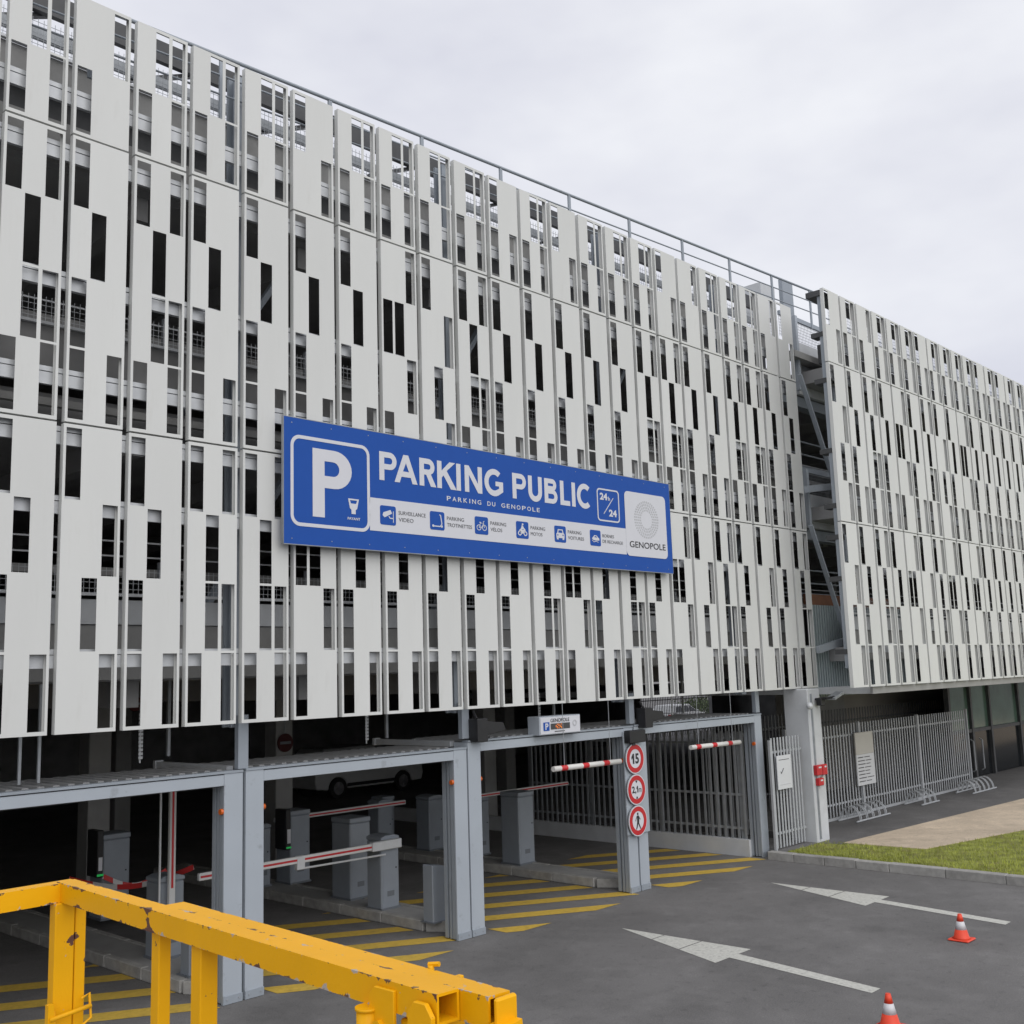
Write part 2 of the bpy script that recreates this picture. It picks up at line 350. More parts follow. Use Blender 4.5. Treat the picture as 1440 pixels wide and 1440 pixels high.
# ================================================================== THE CAR PARK
GAR = thing('parking_garage', (0, 0, 0), 'multi-storey car park clad in off-white metal panels with slots', 'building')
H4 = 3.356; H2 = 1.732
Z2, Z1, ZT = FB+H4, FB+2*H4+.017, FB+8.461
TY = {'A': ('13', '2', '23', '13'), 'B': ('1', '2', '1', '13'), 'C': ('3', '12', '3', '1'), 'D': ('1', '3', '2', '3'),
      'a': ('23', '13'), 'b': ('3', '1'), 'c': ('1', '3'), 'd': ('1', '13')}
PW = .668; FD = .075
def panel_mesh(key):
    rows = TY[key][::-1]; nrow = len(rows); Hh = (H4 if nrow == 4 else H2)-.014
    xs = [PW*c for c in (0, .045, .305, .365, .625, .69, .955, 1)]
    mg, br = .04, .028
    oh = (Hh-2*mg-(nrow-1)*br)/nrow
    zs = [0]
    for r in range(nrow): z = mg+r*(oh+br); zs += [z, z+oh]
    zs.append(Hh)
    open_ = set()
    for r, s in enumerate(rows):
        for ch in s: open_.add((2*int(ch)-1, 2*r+1))
    b = BM(); t = .004; V = {}
    def vv(i, j, y):
        k = (i, j, y)
        if k not in V: V[k] = b.verts.new((xs[i], y, zs[j]))
        return V[k]
    nx, nz = len(xs)-1, len(zs)-1
    for i in range(nx):
        for j in range(nz):
            if (i, j) in open_: continue
            b.faces.new((vv(i,j,0), vv(i+1,j,0), vv(i+1,j+1,0), vv(i,j+1,0)))
            b.faces.new((vv(i,j,t), vv(i,j+1,t), vv(i+1,j+1,t), vv(i+1,j,t)))
    for (i, j) in open_:
        for p, q in (((i,j),(i+1,j)), ((i+1,j),(i+1,j+1)), ((i+1,j+1),(i,j+1)), ((i,j+1),(i,j))):
            b.faces.new((vv(*p,0), vv(*p,t), vv(*q,t), vv(*q,0)))
    # returns folded back all round, with a small lip
    for x0, x1 in ((0, t), (PW-t, PW)): box(b, x0, x1, 0.0005, FD, 0, Hh)
    for z0, z1 in ((0, t), (Hh-t, Hh)): box(b, t, PW-t, 0.0005, FD, z0, z1)
    box(b, t, .028, FD-t, FD, t, Hh-t); box(b, PW-.028, PW-t, FD-t, FD, t, Hh-t)
    finish(b)
    return mesh('facade_panel', b, 'panel')
PM = {k: panel_mesh(k) for k in TY}
def cladding(tops, mids, bots, xr0, y, ts=1.):
    """xr0: right edge of panel 0"""
    for k, (a, c, d) in enumerate(zip(tops, mids, bots)):
        x = xr0+k*PX-PW+.004
        for key, z in ((d, FB), (c, Z2+.007), (a, Z1)):
            o = link('facade_panel', PM[key], GAR, (x+random.uniform(-.003, .003), y+random.uniform(-.003, .003), z))
            if z == Z1: o.scale = (1, 1, ts)
T1 = 'ba'+'abaaacaaaadacaaacbaaabc'
M1 = 'BB'+'ABABBBBCDABBBBBAABBAABB'
B1 = 'AB'+'BDBAACBBBBBACBABCDABDBA'
cladding(T1, M1, B1, PX*-1, 0)
YB = -1.31; XB = 16.24
T2 = 'cabaaadaaaadadaaacaabaaa'
M2 = 'DBABCBADBCBBBBBBABBCBBBA'
B2 = 'DBABCDACBCBBBBBBABBABBCB'
cladding(T2, M2, B2, XB+PW+.01, YB, .925)
# white support rails right behind the panels
def rails(x0, x1, y):
    for z in (3.90, 5.56, 6.33, 6.98, 8.10, 9.62, 10.32):
        b = BM(); box(b, x0, x1, y+.086, y+.136, z, z+.135); box(b, x0, x1, y+.082, y+.149, z+.145, z+.20); part('support_rail', b, 'srail', GAR)
rails(-1.6, 17.2, 0); rails(XB+.1, 34, YB)
# steel columns on the gate lines
for x in (-.66, 3.24, 7.0, 10.95, 14.88):
    b = BM(); box(b, x-.08, x+.08, .36, .40, 3.15, 11.75); box(b, x-.012, x+.012, .40, .52, 3.15, 11.75); box(b, x-.08, x+.08, .52, .56, 3.15, 11.75); part('steel_column', b, 'steel', GAR)
# decks
DK = (4.05, 7.2, 10.35)
for i, z in enumerate(DK):
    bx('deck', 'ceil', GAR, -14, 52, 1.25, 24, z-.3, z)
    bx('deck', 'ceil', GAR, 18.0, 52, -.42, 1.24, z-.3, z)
    for xa, xb, y in ((-3, 17.9, .86), (18.0, 50, -.5)):
        if i == 0:
            bx('parapet', 'conc_lt', GAR, xa, xb, y, y+.07, z+.37, z+.66); bx('slab_edge', 'conc', GAR, xa, xb, y+.03, y+.1, z-.28, z+.36)
        elif i == 1:
            bx('parapet', 'inwall', GAR, xa, xb, y, y+.07, z+.05, z+.70); bx('slab_edge', 'conc', GAR, xa, xb, y+.1, y+.2, z-.22, z-.13)
        else:
            bx('parapet', 'conc', GAR, xa, xb, y, y+.07, z+.55, z+.93); bx('slab_edge', 'conc', GAR, xa, xb, y+.1, y+.2, z-.3, z+.2); bx('dark_backing', 'dark', GAR, xa, xb, y+.22, y+.3, z+.1, z+.54)  # last piece is a dark backing added to fill the openings as shade
        t = z+(.93 if i == 2 else .70)
        bx('parapet_cap', 'rail', GAR, xa, xb, y-.06, y-.005, t, t+.035)
        b = BM(); x = xa
        hm = .34 if i < 2 else .42
        while x < xb: box(b, x-.0025, x+.0025, y-.03, y-.025, t+.035, t+hm); x += .068
        for k in range(int(hm/.072)): box(b, xa, xb, y-.025, y-.02, t+.085+k*.072, t+.09+k*.072)
        part('guard_mesh', b, 'rail' if i < 2 else 'galv', GAR, kind='stuff')
    if i < 2:
        for zz in (1.27, 1.46): bx('ramp_rail', 'rail', GAR, -6, 40, 1.6, 1.62, z+zz, z+zz+.02)
        bx('ramp_edge', 'conc', GAR, -6, 40, 1.7, 1.8, z+1.04, z+1.14)
bx('back_beam', 'dark', GAR, -3, 17.4, .92, 1.0, 11.87, 12.16)
bx('back_beam', 'galv', GAR, -3, 17.4, .90, .98, 11.50, 11.62)
for x in range(-2, 17, 2):
    b = BM(); beam(b, (x, 1.05, 11.5), (x+1.3, 1.05, 12.1), .05, .09, (0, 1, 0)); part('brace', b, 'dark', GAR)
for x in range(-8, 52, 5):
    for z0, z1 in ((4.05, 6.9), (7.2, 10.05)):
        bx('column', 'ceil', GAR, x, x+.3, 7, 7.4, z0, z1)
for z in DK:
    for k in range(20): bx('ceiling_beam', 'ceil', GAR, -3+k*2.6, -2.78+k*2.6, 1.26, 20, z-.62, z-.301)
for z in DK[:2]:
    for k in range(9): bx('guard_post', 'galv', GAR, -1.9+k*2.2, -1.84+k*2.2, .94, 1.0, z, z+1.15)
    for k in range(5):
        b = BM(); beam(b, (-1+k*4.1, 1.5, z+.1), (.6+k*4.1, 1.5, z+2.5), .08, .12, (0, 1, 0)); part('brace', b, 'steel', GAR)
# interior of the upper floors closed at the back and the sides
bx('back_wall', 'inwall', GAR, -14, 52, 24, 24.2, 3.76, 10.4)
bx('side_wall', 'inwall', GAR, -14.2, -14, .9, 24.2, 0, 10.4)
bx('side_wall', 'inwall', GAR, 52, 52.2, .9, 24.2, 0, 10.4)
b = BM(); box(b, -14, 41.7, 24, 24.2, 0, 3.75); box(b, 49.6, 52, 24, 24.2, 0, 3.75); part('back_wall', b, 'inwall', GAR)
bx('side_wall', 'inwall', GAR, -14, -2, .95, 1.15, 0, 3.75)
for x, y in ((9.0, 8), (5.0, 8), (1.4, 8), (15.3, 8.2), (9.0, 15), (20, 12), (26.5, 12), (33, 18)):
    bx('concrete_column', 'conc', GAR, x, x+.42, y, y+.42, 0, 3.75, bevel=.015)
# roof-edge handrail that climbs with the ramp
a0, a1, a2 = Vector((.2, .3, 11.77)), Vector((19.2, .3, 12.545)), Vector((62, .3, 12.5))
hr = None
for k, dz in enumerate((0, -.27, -.54)):
    b = BM(); tube(b, [q+Vector((0, 0, dz)) for q in (a0, a1, a2)], .026 if k == 0 else .014, 8)
    o = part('handrail' if k == 0 else 'lower_rail', b, 'steel', hr or GAR); hr = hr or o
for k in range(30):
    x = 1.15+k*1.765; z = a0.z+(x-.2)*(a1.z-a0.z)/19 if x < 19.2 else 12.5
    b = BM(); box(b, x-.03, x+.03, .285, .315, z-.95, z-.01); part('post', b, 'steel', hr)
bx('roof_box', 'conc_lt', GAR, 17.85, 18.5, 1.05, 1.6, 11.9, 12.72); bx('roof_post', 'steel', GAR, 18.62, 19.12, .9, 1.0, 11.6, 12.95)
# gap between the two facades
b = BM(); x = 17.25
while x < 22:
    box(b, x, x+.055, .06, .12, 3.0, 4.98); x += .11
box(b, 17.25, 22, .10, .13, 3.0, 4.98); part('corrugated_cladding', b, 'sheet', GAR)
bx('wood_band', 'wood', GAR, 17.25, 22, .14, .2, 4.99, 5.22)
for z0, z1 in ((6.75, 7.52), (9.85, 11.1)):
    bx('parapet', 'conc_lt', GAR, 17.95, 22.5, .30, .40, z0, z1); bx('post', 'jamb', GAR, 17.62, 17.72, .1, .2, z0, z1+.5)
    bx('spandrel', 'steel', GAR, 17.2, 22.5, .42, .7, z0-.25, z0-.02)
    b = BM(); x = 17.3
    while x < 22: box(b, x-.003, x+.003, .33, .336, z1, z1+.5); x += .07
    for k in range(7): box(b, 17.3, 22, .336, .342, z1+.05+k*.07, z1+.056+k*.07)
    part('guard_mesh', b, 'galv', GAR, kind='stuff')
    bx('guard_top', 'steel', GAR, 17.3, 22, .30, .36, z1+.5, z1+.6)
bx('ledge', 'conc', GAR, 17.3, 22, .0, .29, 10.55, 10.7)
for p, q in (((17.3, -.08, 10.1), (18.5, -.08, 7.9)), ((17.3, -.08, 6.7), (18.6, -.08, 4.2))):
    b = BM(); beam(b, p, q, .04, .10, (0, 1, 0)); part('brace', b, 'jamb', GAR)
for z in (7.65, 4.15):
    b = BM(); beam(b, (17.26, -.05, z-.15), (18.75, -.05, z+.08), .08, .15); part('strut', b, 'jamb', GAR)
bx('facade_post', 'steel', GAR, XB+.05, XB+.11, YB+.09, YB+.17, 3.6, 11.4)
bx('facade_post', 'jamb', GAR, 18.62, 18.75, -.2, -.1, 3.9, 11.2)
for z in (5.35, 6.2, 6.85, 3.88, 8.0, 9.5, 10.5):
    b = BM(); prism(b, [(XB+.03, z), (XB+.3, z), (XB+.3, z+.10), (XB+.03, z+.10)], YB+.09, YB+.36); part('bracket', b, 'dark', GAR)
bx('roof_fascia', 'dark', GAR, XB, XB+18, YB+.08, YB+.40, 11.38, 11.5)
for z in (8.3, 8.6, 8.9, 5.3, 5.55, 5.85):
    b = BM(); tube(b, [(17.2, .75, z), (23, .75, z)], .02, 6); part('rail', b, 'steel', GAR)
# ground floor under the second block
bx('soffit', 'conc_lt', GAR, 17.3, 60, YB+.12, 12, 3.06, 3.2)
bx('soffit_edge', 'conc', GAR, 17.2, 60, YB+.06, YB+.118, 3.06, 3.2)
bx('wall', 'brown', GAR, 22.5, 40, 3.9, 4.1, 0, 3.06)
bx('wall_panel', 'conc', GAR, 22.5, 26, 3.85, 3.895, 1.7, 3.05)
gl = bx('glazing', 'glass', GAR, 28.3, 52, 1.75, 1.78, .16, 1.55)
bx('upper_glazing', 'frost_reflection', gl, 28.3, 52, 1.75, 1.78, 1.56, 3.05)
for x in (28.2, 29.85, 31.4, 34, 37, 40): bx('mullion', 'dark', gl, x, x+.13, 1.66, 1.80, .14, 3.05)
bx('transom', 'dark', gl, 28.3, 52, 1.68, 1.79, 1.5, 1.6)
for x in (29.6, 30.3):
    b = BM(); tube(b, [(x, 1.66, .35), (x, 1.58, .4), (x, 1.58, 1.25), (x, 1.66, 1.3)], .025, 6); part('door_handle', b, 'galv', gl)
bx('concrete_pier', 'conc_lt', GAR, 16.31, 16.82, -.25, .32, 0, 3.2, bevel=.02)
bx('conduit', 'galv', GAR, 16.40, 16.43, -.285, -.252, .2, 3.1)

# lane-side fence beside the last gate
def fence(name, label, cat, x0, x1, y, z0, z1, pitch, railz, alongy=False, wid=.045, material='galv', thick=.012, base=None):
    t = thing(name, (x0, y, z0) if not alongy else (y, x0, z0), label, cat)
    n = int((x1-x0)/pitch)
    b = BM(); hw = wid/2
    if alongy: box(b, -thick/2, thick/2, -hw, hw, 0, z1-z0)
    else: box(b, -hw, hw, -thick/2, thick/2, 0, z1-z0)
    finish(b); me = mesh('bar', b, material)
    for k in range(n+1):
        d = k*pitch+random.uniform(-.006, .006)
        o = link('bar', me, t, (0, d, 0) if alongy else (d, 0, 0))
    for z in railz:
        b = BM()
        if alongy: box(b, y+.012, y+.04, x0, x1, z, z+.045)
        else: box(b, x0, x1, y+.012, y+.04, z, z+.045)
        part('rail', b, material, t)
    return t
f = fence('bar_fence', 'grey vertical-bar fence on a concrete upstand inside the rightmost gate', 'fence', .55, 6.4, 14.93, .32, 2.42, .155, (.5, 1.15, 2.15), True, .05)
b = BM(); box(b, 14.86, 15.0, .45, 12, 0, .32); part('upstand', b, 'conc_lt', f)
for y in (.6, 2.6, 4.5, 6.35): bx('post', 'galv', f, 14.98, 15.06, y, y+.08, 0.32, 2.4)
f = fence('bar_fence', 'grey pedestrian gate of vertical bars between gate post and concrete pier', 'fence', 15.09, 16.27, -.05, .17, 2.28, .118, (.42, 1.98), False, .05, 'fencew')
bx('post', 'fencew', f, 15.0, 15.05, -.07, -.02, .14, 2.24)
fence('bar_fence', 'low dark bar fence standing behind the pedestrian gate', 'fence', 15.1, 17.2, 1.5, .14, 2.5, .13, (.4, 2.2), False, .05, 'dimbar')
f = fence('bar_fence', 'long grey bar fence behind the bicycle racks', 'fence', 17.5, 27.6, 1.0, .2, 2.27, .148, (.45, 1.98), False, .045, 'fencew')
for x in (17.42, 20.9, 24.3, 27.65): bx('post', 'fencew', f, x, x+.06, .96, 1.04, .14, 2.3)
bx('bottom_rail', 'fencew', f, 17.45, 27.7, .9, .95, .15, .21)
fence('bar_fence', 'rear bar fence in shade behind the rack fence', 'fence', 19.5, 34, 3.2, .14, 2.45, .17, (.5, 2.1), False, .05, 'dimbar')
nb = thing('notice_board', (20.56, .93, .8), 'tall white notice board fixed to the long bar fence', 'notice board')
bx('board', 'board', nb, 20.56, 21.5, .90, .925, .8, 1.52); bx('header', 'cream', nb, 20.56, 21.5, .898, .925, 1.524, 2.04)
for k in range(8):
    z = 1.44-k*.08; x1 = 20.66+random.uniform(.25, .4)
    b = BM(); box(b, 20.63, x1, .896, .8995, z, z+.022); box(b, x1+.05, x1+.05+random.uniform(.15, .35), .896, .8995, z, z+.018); part('print_line', b, 'inkgrey', nb)
nb = thing('notice_board', (15.15, -.12, 1.28), 'small white notice sheet on the pedestrian gate bars', 'notice board')
bx('board', 'board', nb, 15.15, 15.69, -.115, -.10, 1.28, 1.93)
b = BM(); beam(b, (15.28, -.1175, 1.58), (15.38, -.1175, 1.68), .003, .025, (0, 1, 0)); beam(b, (15.30, -.1175, 1.60), (15.26, -.1175, 1.62), .003, .02, (0, 1, 0)); part('drawing', b, 'inkgrey', nb)
bx('print_line', 'inkgrey', nb, 15.22, 15.62, -.1175, -.1155, 1.84, 1.852)
bx('print_line', 'logo', nb, 15.22, 15.64, -.1175, -.1155, 1.36, 1.37)
# bicycle racks
def rack(x, y, n, label):
    t = thing('bicycle_rack', (x, y, .14), label, 'bicycle rack', 'bicycle racks along the bar fence')
    for dy in (-.02, .42):
        b = BM(); tube(b, [(x-.1, y+dy, .17), (x+n*.32, y+dy, .17)], .02, 6); part('base_rail', b, 'fencew', t)
    for k in range(n):
        xx = x+.05+k*.32
        for o in (0, .07):
            b = BM(); tube(b, [(xx+o, y+.21-.24*math.cos(a), .17+.31*math.sin(a)) for a in [math.pi*i/10 for i in range(11)]], .012, 6); part('hoop', b, 'fencew', t)
rack(19.3, .35, 5, 'galvanised bicycle rack with hoops, nearest the concrete pier')
rack(22.8, .35, 3, 'small galvanised bicycle rack in the middle of the fence')
rack(25.7, .2, 5, 'galvanised bicycle rack with tall hoops at the fence end')

# ================================================================== GATES
def gate(x0, x1, zt, label, first=False):
    """x0,x1: outer faces of the frame"""
    t = thing('garage_gate', ((x0+x1)/2, .2, 0), label, 'gate', 'roll-up gates of the car park')
    jw = .255
    for xa, xb, sgn in ((x0, x0+jw, 1), (x1-jw, x1, -1)):
        b = BM(); box(b, xa, xb, .2, .235, 0, zt); box(b, xa if sgn > 0 else xb-.03, xa+.03 if sgn > 0 else xb, .235, .5, 0, zt)
        j = part('jamb', b, 'jamb', t, .004)
        xi = xb if sgn > 0 else xa
        b = BM()
        for k, (d0, d1) in enumerate(((.24, .30), (.32, .36), (.40, .46))): box(b, xi-.05*(1 if sgn > 0 else 0)-.02*k*sgn*0, xi+.05*(0 if sgn > 0 else 1), d0, d1, .02, zt-.14)
        part('guide', b, 'steel', j)
        b = BM(); tube(b, [(xi-.03*sgn, .238, 2.18), (xi+.035*sgn, .238, 2.18)], .035, 10); part('warning_lamp', b, 'orange', j)
    for xa in (x0, x1-jw):
        fp = bx('foot_plate', 'steel', t, xa-.002, xa+jw+.002, .185, .198, .004, .10, bevel=.002)
        b = BM()
        for xx in (xa+.05, xa+jw-.05): tube(b, [(xx, .178, .055), (xx, .186, .055)], .011, 6)
        part('bolts', b, 'galv', fp)
    lt = bx('lintel', 'jamb', t, x0+jw+.002, x1-jw-.002, .202, .30, zt-.14, zt-.012, bevel=.004)
    bx('lintel_cap', 'steel', lt, x0, x1, .19, .32, zt+.002, zt+.03)
    # raised door leaf with ribs running inward
    b = BM(); z = zt+.0; x = x0+.12; y0, y1 = .36, 1.5
    box(b, x0+.1, x1-.1, y0, y1, z-.02, z)
    d = part('door_leaf', b, 'dark', t)  # base sheet coloured dark to stand for shade in the gaps between slats
    sb = BM(); prism(sb, [(0, .001), (.09, .001), (.078, .042), (.012, .042)], 0, y1-y0); finish(sb); sm = mesh('slat', sb, 'door'); wl = worldloc(d)
    while x < x1-.2: link('slat', sm, d, Vector((x, y0, z))-wl); x += .165
    bx('leaf_edge', 'galv', d, x0+.1, x1-.1, y1+.002, y1+.05, z-.05, z+.03)
    for xx in ((.78, .99) if x0 < 0 else ()): bx('hanger_rod', 'galv', t, xx, xx+.03, .75, .78, z+.05, 3.74)
    return t
gate(-.62, 3.235, 2.62, 'leftmost grey gate frame, behind the yellow guardrail')
gate(3.275, 6.985, 2.63, 'grey gate frame around the lane with the lowered white and red boom')
gate(7.015, 10.965, 2.72, 'grey gate frame carrying the lit GENOPOLE display box')
gate(11.005, 15.19, 2.73, 'rightmost grey gate frame, next to the pedestrian gate')
# posts above the gates, door tracks and hangers belong to the building
for x in (3.25, 7.0, 10.99, 15.12):
    bx('hanging_post', 'steel', GAR, x-.07, x+.07, .22, .3, 2.66 if x < 5 else 2.78, 3.3)
    b = BM(); z = 2.60 if x < 5 else 2.66
    box(b, x-.045, x+.045, .52, 2.25, z, z+.08); box(b, x-.06, x+.06, 2.25, 2.3, z-.015, z+.095); part('door_track', b, 'fencew', GAR)
    bx('hanger', 'galv', GAR, x-.02, x+.02, 2.0, 2.04, 2.76, 3.75)
    b = BM()
    for k in range(12): box(b, x-.42, x-.36, 2.02, 2.03, 2.75+k*.05, 2.785+k*.05)
    box(b, x-.40, x-.38, 2.035, 2.045, 2.7, 3.75); part('hanger_strap', b, 'rail', GAR)
bx('cover_plate', 'jamb', GAR, 10.66, 11.28, .165, .197, .95, 2.66, bevel=.004)

# ---- hanging clearance bars
def clearance(x0, x1, z0, z1, label):
    t = thing('clearance_bar', ((x0+x1)/2, -.06, z0), label, 'height bar', 'hanging clearance bars')
    o = BM(); tube(o, [(x0, -.06, z0), (x1, -.06, z1)], .042, 12); p = part('bar', o, 'barstripe', t)
    for x in (x0+(x1-x0)*.16, x0+(x1-x0)*.85):
        b = BM(); tube(b, [(x, -.06, z0+(z1-z0)*(x-x0)/(x1-x0)), (x, -.06, 3.22)], .005, 5); part('wire', b, 'galv', t)
clearance(8.58, 10.25, 2.22, 2.21, 'red and white hanging bar under the GENOPOLE display box')
clearance(12.30, 13.93, 2.29, 2.28, 'red and white hanging bar in the rightmost gate')

# ---- display box
ds = thing('display_box', (8.83, .0, 2.74), 'small white GENOPOLE display box above a gate', 'sign')
bx('housing', 'jamb', ds, 8.42, 9.40, .05, .30, 2.735, 3.02, bevel=.006)
bx('face', 'white', ds, 8.44, 9.385, .043, .0485, 2.75, 3.005)
flat('symbol_square', [rrect(8.50-8.83, 8.64-8.83, 2.80-2.74, 2.93-2.74, .01)], 'blue', ds, .038)
text('letter_p', 'P', (8.54-8.83, 8.61-8.83, .075, .175), 'white', ds, .0345, .03)
text('lettering', 'GENOPOLE', (8.67-8.83, 9.12-8.83, .185, .24), 'ink', ds, .038, .0)
flat('led_window', [rrect(8.67-8.83, 9.13-8.83, .075, .165, .005)], 'dark', ds, .038)
lb = []
for k, x in enumerate((-.045, -.015, .02, .05, .08)):
    for j in range(4):
        if (k+j) % 3: lb.append(rrect(x, x+.018, .085+j*.019, .098+j*.019, .002, 1))
flat('led_dots', lb, 'led', ds, .0345)
flat('emblem', [circ(.42, .15, .05, 20), circ(.42, .15, .032, 20)], 'logo', ds, .038)
flat('small_print', [rrect(-.07, .17, .035, .048, .003, 2)], 'inkgrey', ds, .038)

# ---- round road signs on the post
def roundsign(z, label, kind):
    t = thing('road_sign', (10.89, .13, z), label, 'road sign', 'round signs on the gate post')
    b = BM(); tube(b, [(10.89, .12, z), (10.89, .145, z)], .255, 40); part('plate', b, 'galv', t)
    flat('rim', [circ(0, 0, .252, 44)], 'white', t, -.013)
    flat('ring', [circ(0, 0, .235, 44), circ(0, 0, .158, 40)], 'red', t, -.0165)
    one = lambda x, z0, z1, w: [(x+w*.45, z0), (x+w, z0), (x+w, z1), (x+w*.55, z1), (x, z1-w*.75), (x, z1-w*1.3), (x+w*.45, z1-w*.95)]
    if kind == 15:
        flat('numeral', [one(-.105, -.085, .085, .075)], 'ink', t, -.0165); text('numeral', '5', (.0, .10, -.087, .085), 'ink', t, -.0165, .035)
    if kind == 21:
        text('numeral', '2,', (-.13, -.015, -.07, .06), 'ink', t, -.0165, .02); flat('numeral', [one(-.005, -.05, .06, .042)], 'ink', t, -.0165)
        text('unit', 'm', (.055, .13, -.05, .015), 'ink', t, -.0165, .0)
        flat('wedge', [[(-.03, .15), (.03, .15), (0, .105)]], 'ink', t, -.0175); flat('wedge', [[(-.03, -.15), (0, -.105), (.03, -.15)]], 'ink', t, -.0175)
    if kind == 'man':
        lp = [circ(-.005, .115, .021, 14)]
        flat('walker_head', lp, 'ink', t, -.0165)
        flat('walker_body', [[(-.035, .085), (.012, .09), (.028, .04), (.026, -.02), (.02, -.035), (.045, -.08), (.075, -.135), (.055, -.14), (.015, -.08), (-.005, -.045), (-.02, -.09), (-.045, -.14), (-.065, -.135), (-.042, -.07), (-.028, -.01), (-.028, .045)]], 'ink', t, -.0165)
        flat('walker_arm', [stroke([(-.03, .075), (-.055, .04), (-.07, .0)], .013)], 'ink', t, -.0175); flat('walker_arm', [stroke([(.015, .075), (.045, .03), (.06, .02)], .013)], 'ink', t, -.018)
roundsign(2.20, 'round red-bordered speed sign reading 15, top of three', 15)
roundsign(1.685, 'round red-bordered height limit sign reading 2,1 m', 21)
roundsign(1.17, 'round red-bordered sign with black walking figure', 'man')

# ---- floodlights / black housings
def housing(x, z, label):
    t = thing('floodlight', (x, .3, z), label, 'floodlight')
    bx('body', 'black', t, x-.1, x+.11, .02, .24, z-.2, z+.14, bevel=.012)
    b = BM(); prism(b, [(x+.11, z-.12), (x+.55, z-.06), (x+.5, z+.06), (x+.11, z+.1)], .08, .2); part('lamp_head', b, 'black', t, .01)
    b = BM(); tube(b, [(x-.02, .13, z+.14), (x-.02, .2, z+.25)], .02, 6); part('mount', b, 'black', t)
housing(7.16, 2.92, 'black floodlight housing above the post left of the GENOPOLE box')
housing(11.22, 2.90, 'black floodlight housing above the signed post')
t = thing('floodlight', (10.85, .12, 2.5), 'flat black lamp on the post above the 15 sign', 'floodlight')
bx('body', 'black', t, 10.66, 11.10, .02, .16, 2.47, 2.68, bevel=.012); bx('bracket', 'dark', t, 10.82, 10.9, .1, .18, 2.42, 2.47)
t = thing('floodlight', (16.4, -.3, 2.95), 'small floodlight on a black bracket at the concrete pier', 'floodlight')
b = BM(); tube(b, [(16.62, -.25, 2.98), (16.62, -.5, 3.0), (16.75, -.62, 3.02)], .025, 6); part('arm', b, 'black', t)
b = BM(); beam(b, (16.72, -.55, 2.98), (17.0, -.62, 3.10), .22, .06); part('head', b, 'galv', t, .008)
bx('driver', 'black', t, 16.55, 16.72, -.42, -.30, 2.85, 3.0, bevel=.01)
t = thing('security_camera', (16.25, -.3, 2.85), 'small white dome camera at the top of the concrete pier', 'camera')
b = BM(); tube(b, [(16.31, -.31, 2.90), (16.22, -.34, 2.90)], .03, 8); part('arm', b, 'rail', t)
b = BM(); bmesh.ops.create_uvsphere(b, u_segments=12, v_segments=8, radius=.07, matrix=Matrix.Translation((16.2, -.34, 2.86))); part('dome', b, 'rail', t)
t = thing('alarm_box', (16.55, -.27, 1.3), 'red alarm boxes mounted on the concrete pier', 'alarm')
for a in ((16.33, 16.55, 1.46, 1.66), (16.58, 16.76, 1.45, 1.66), (16.38, 16.58, 1.25, 1.40)):
    o = bx('red_box', 'red', t, a[0], a[1], -.34, -.25, a[2], a[3], bevel=.012)
    bx('label_plate', 'board', o, a[0]+.06, a[1]-.05, -.344, -.3405, a[3]-.06, a[3]-.03)
bx('small_plate', 'cream', t, 16.6, 16.72, -.3, -.251, 1.27, 1.42)

# ================================================================== BARRIERS AND MACHINES
def cabinet(x, y, w_, d, h, label, name='barrier', cat='barrier', round_top=True, material='box'):
    t = thing(name, (x, y, .142), label, cat)
    bx('housing', material, t, x-w_/2, x+w_/2, y-d/2, y+d/2, .142, h-.08, bevel=.018)
    if round_top:
        b = BM(); prism(b, [(x-w_/2-.005, h-.077), (x+w_/2+.005, h-.077), (x+w_/2+.005, h-.03), (x+w_*.25, h), (x-w_*.25, h), (x-w_/2-.005, h-.03)], y-d/2-.005, y+d/2+.005); part('lid', b, material, t, .008)
    else: bx('lid', material, t, x-w_/2-.006, x+w_/2+.006, y-d/2-.006, y+d/2+.006, h-.076, h, bevel=.01)
    bx('service_door', material, t, x-w_/2+.035, x+w_/2-.035, y-d/2-.004, y-d/2-.0005, .24, h-.17, bevel=.0015)
    bx('service_door', material, t, x-w_/2-.004, x-w_/2-.0005, y-d/2+.035, y+d/2-.035, .24, h-.17, bevel=.0015)
    bx('plinth', 'boxdk', t, x-w_/2-.012, x+w_/2+.012, y-d/2-.012, y+d/2+.012, .1425, .175)
    b = BM(); tube(b, [(x+w_/2-.07, y-d/2-.01, h*.6), (x+w_/2-.07, y-d/2-.0045, h*.6)], .013, 10); part('lock', b, 'black', t)
    bx('vent', 'boxdk', t, x-.07, x+.07, y-d/2-.006, y-d/2-.0045, .34, .42)
    return t
def boom(t, x0, x1, y, z, hh=.085):
    o = bx('boom', 'carw', t, x0, x1, y-.03, y+.03, z-hh/2, z+hh/2, bevel=.008)
    bx('red_stripe', 'red', o, x0+.02, x1-.02, y-.0335, y-.0305, z-.014, z+.014)
    return o
c = cabinet(7.12, 2.30, .36, .36, 1.26, 'grey barrier cabinet with the lowered white and red boom')
o = boom(c, 3.75, 6.95, 2.08, 1.13, .1); bx('arm_end', 'rail', c, 6.7, 7.28, 2.02, 2.115, 1.06, 1.2, bevel=.01)
b = BM(); tube(b, [(7.0, 2.09, .98), (5.35, 2.09, 1.0)], .015, 6); part('support_rod', b, 'rail', o)
bx('clamp', 'rail', o, 5.32, 5.46, 2.04, 2.12, .99, 1.185, bevel=.01)
cabinet(7.35, 3.4, .42, .5, 1.43, 'tall grey ticket terminal behind the lowered boom cabinet', 'ticket_terminal', 'terminal', False)
c = cabinet(7.6, 5.4, .42, .45, 1.40, 'grey ticket terminal with a green lit slot', 'ticket_terminal', 'terminal', False)
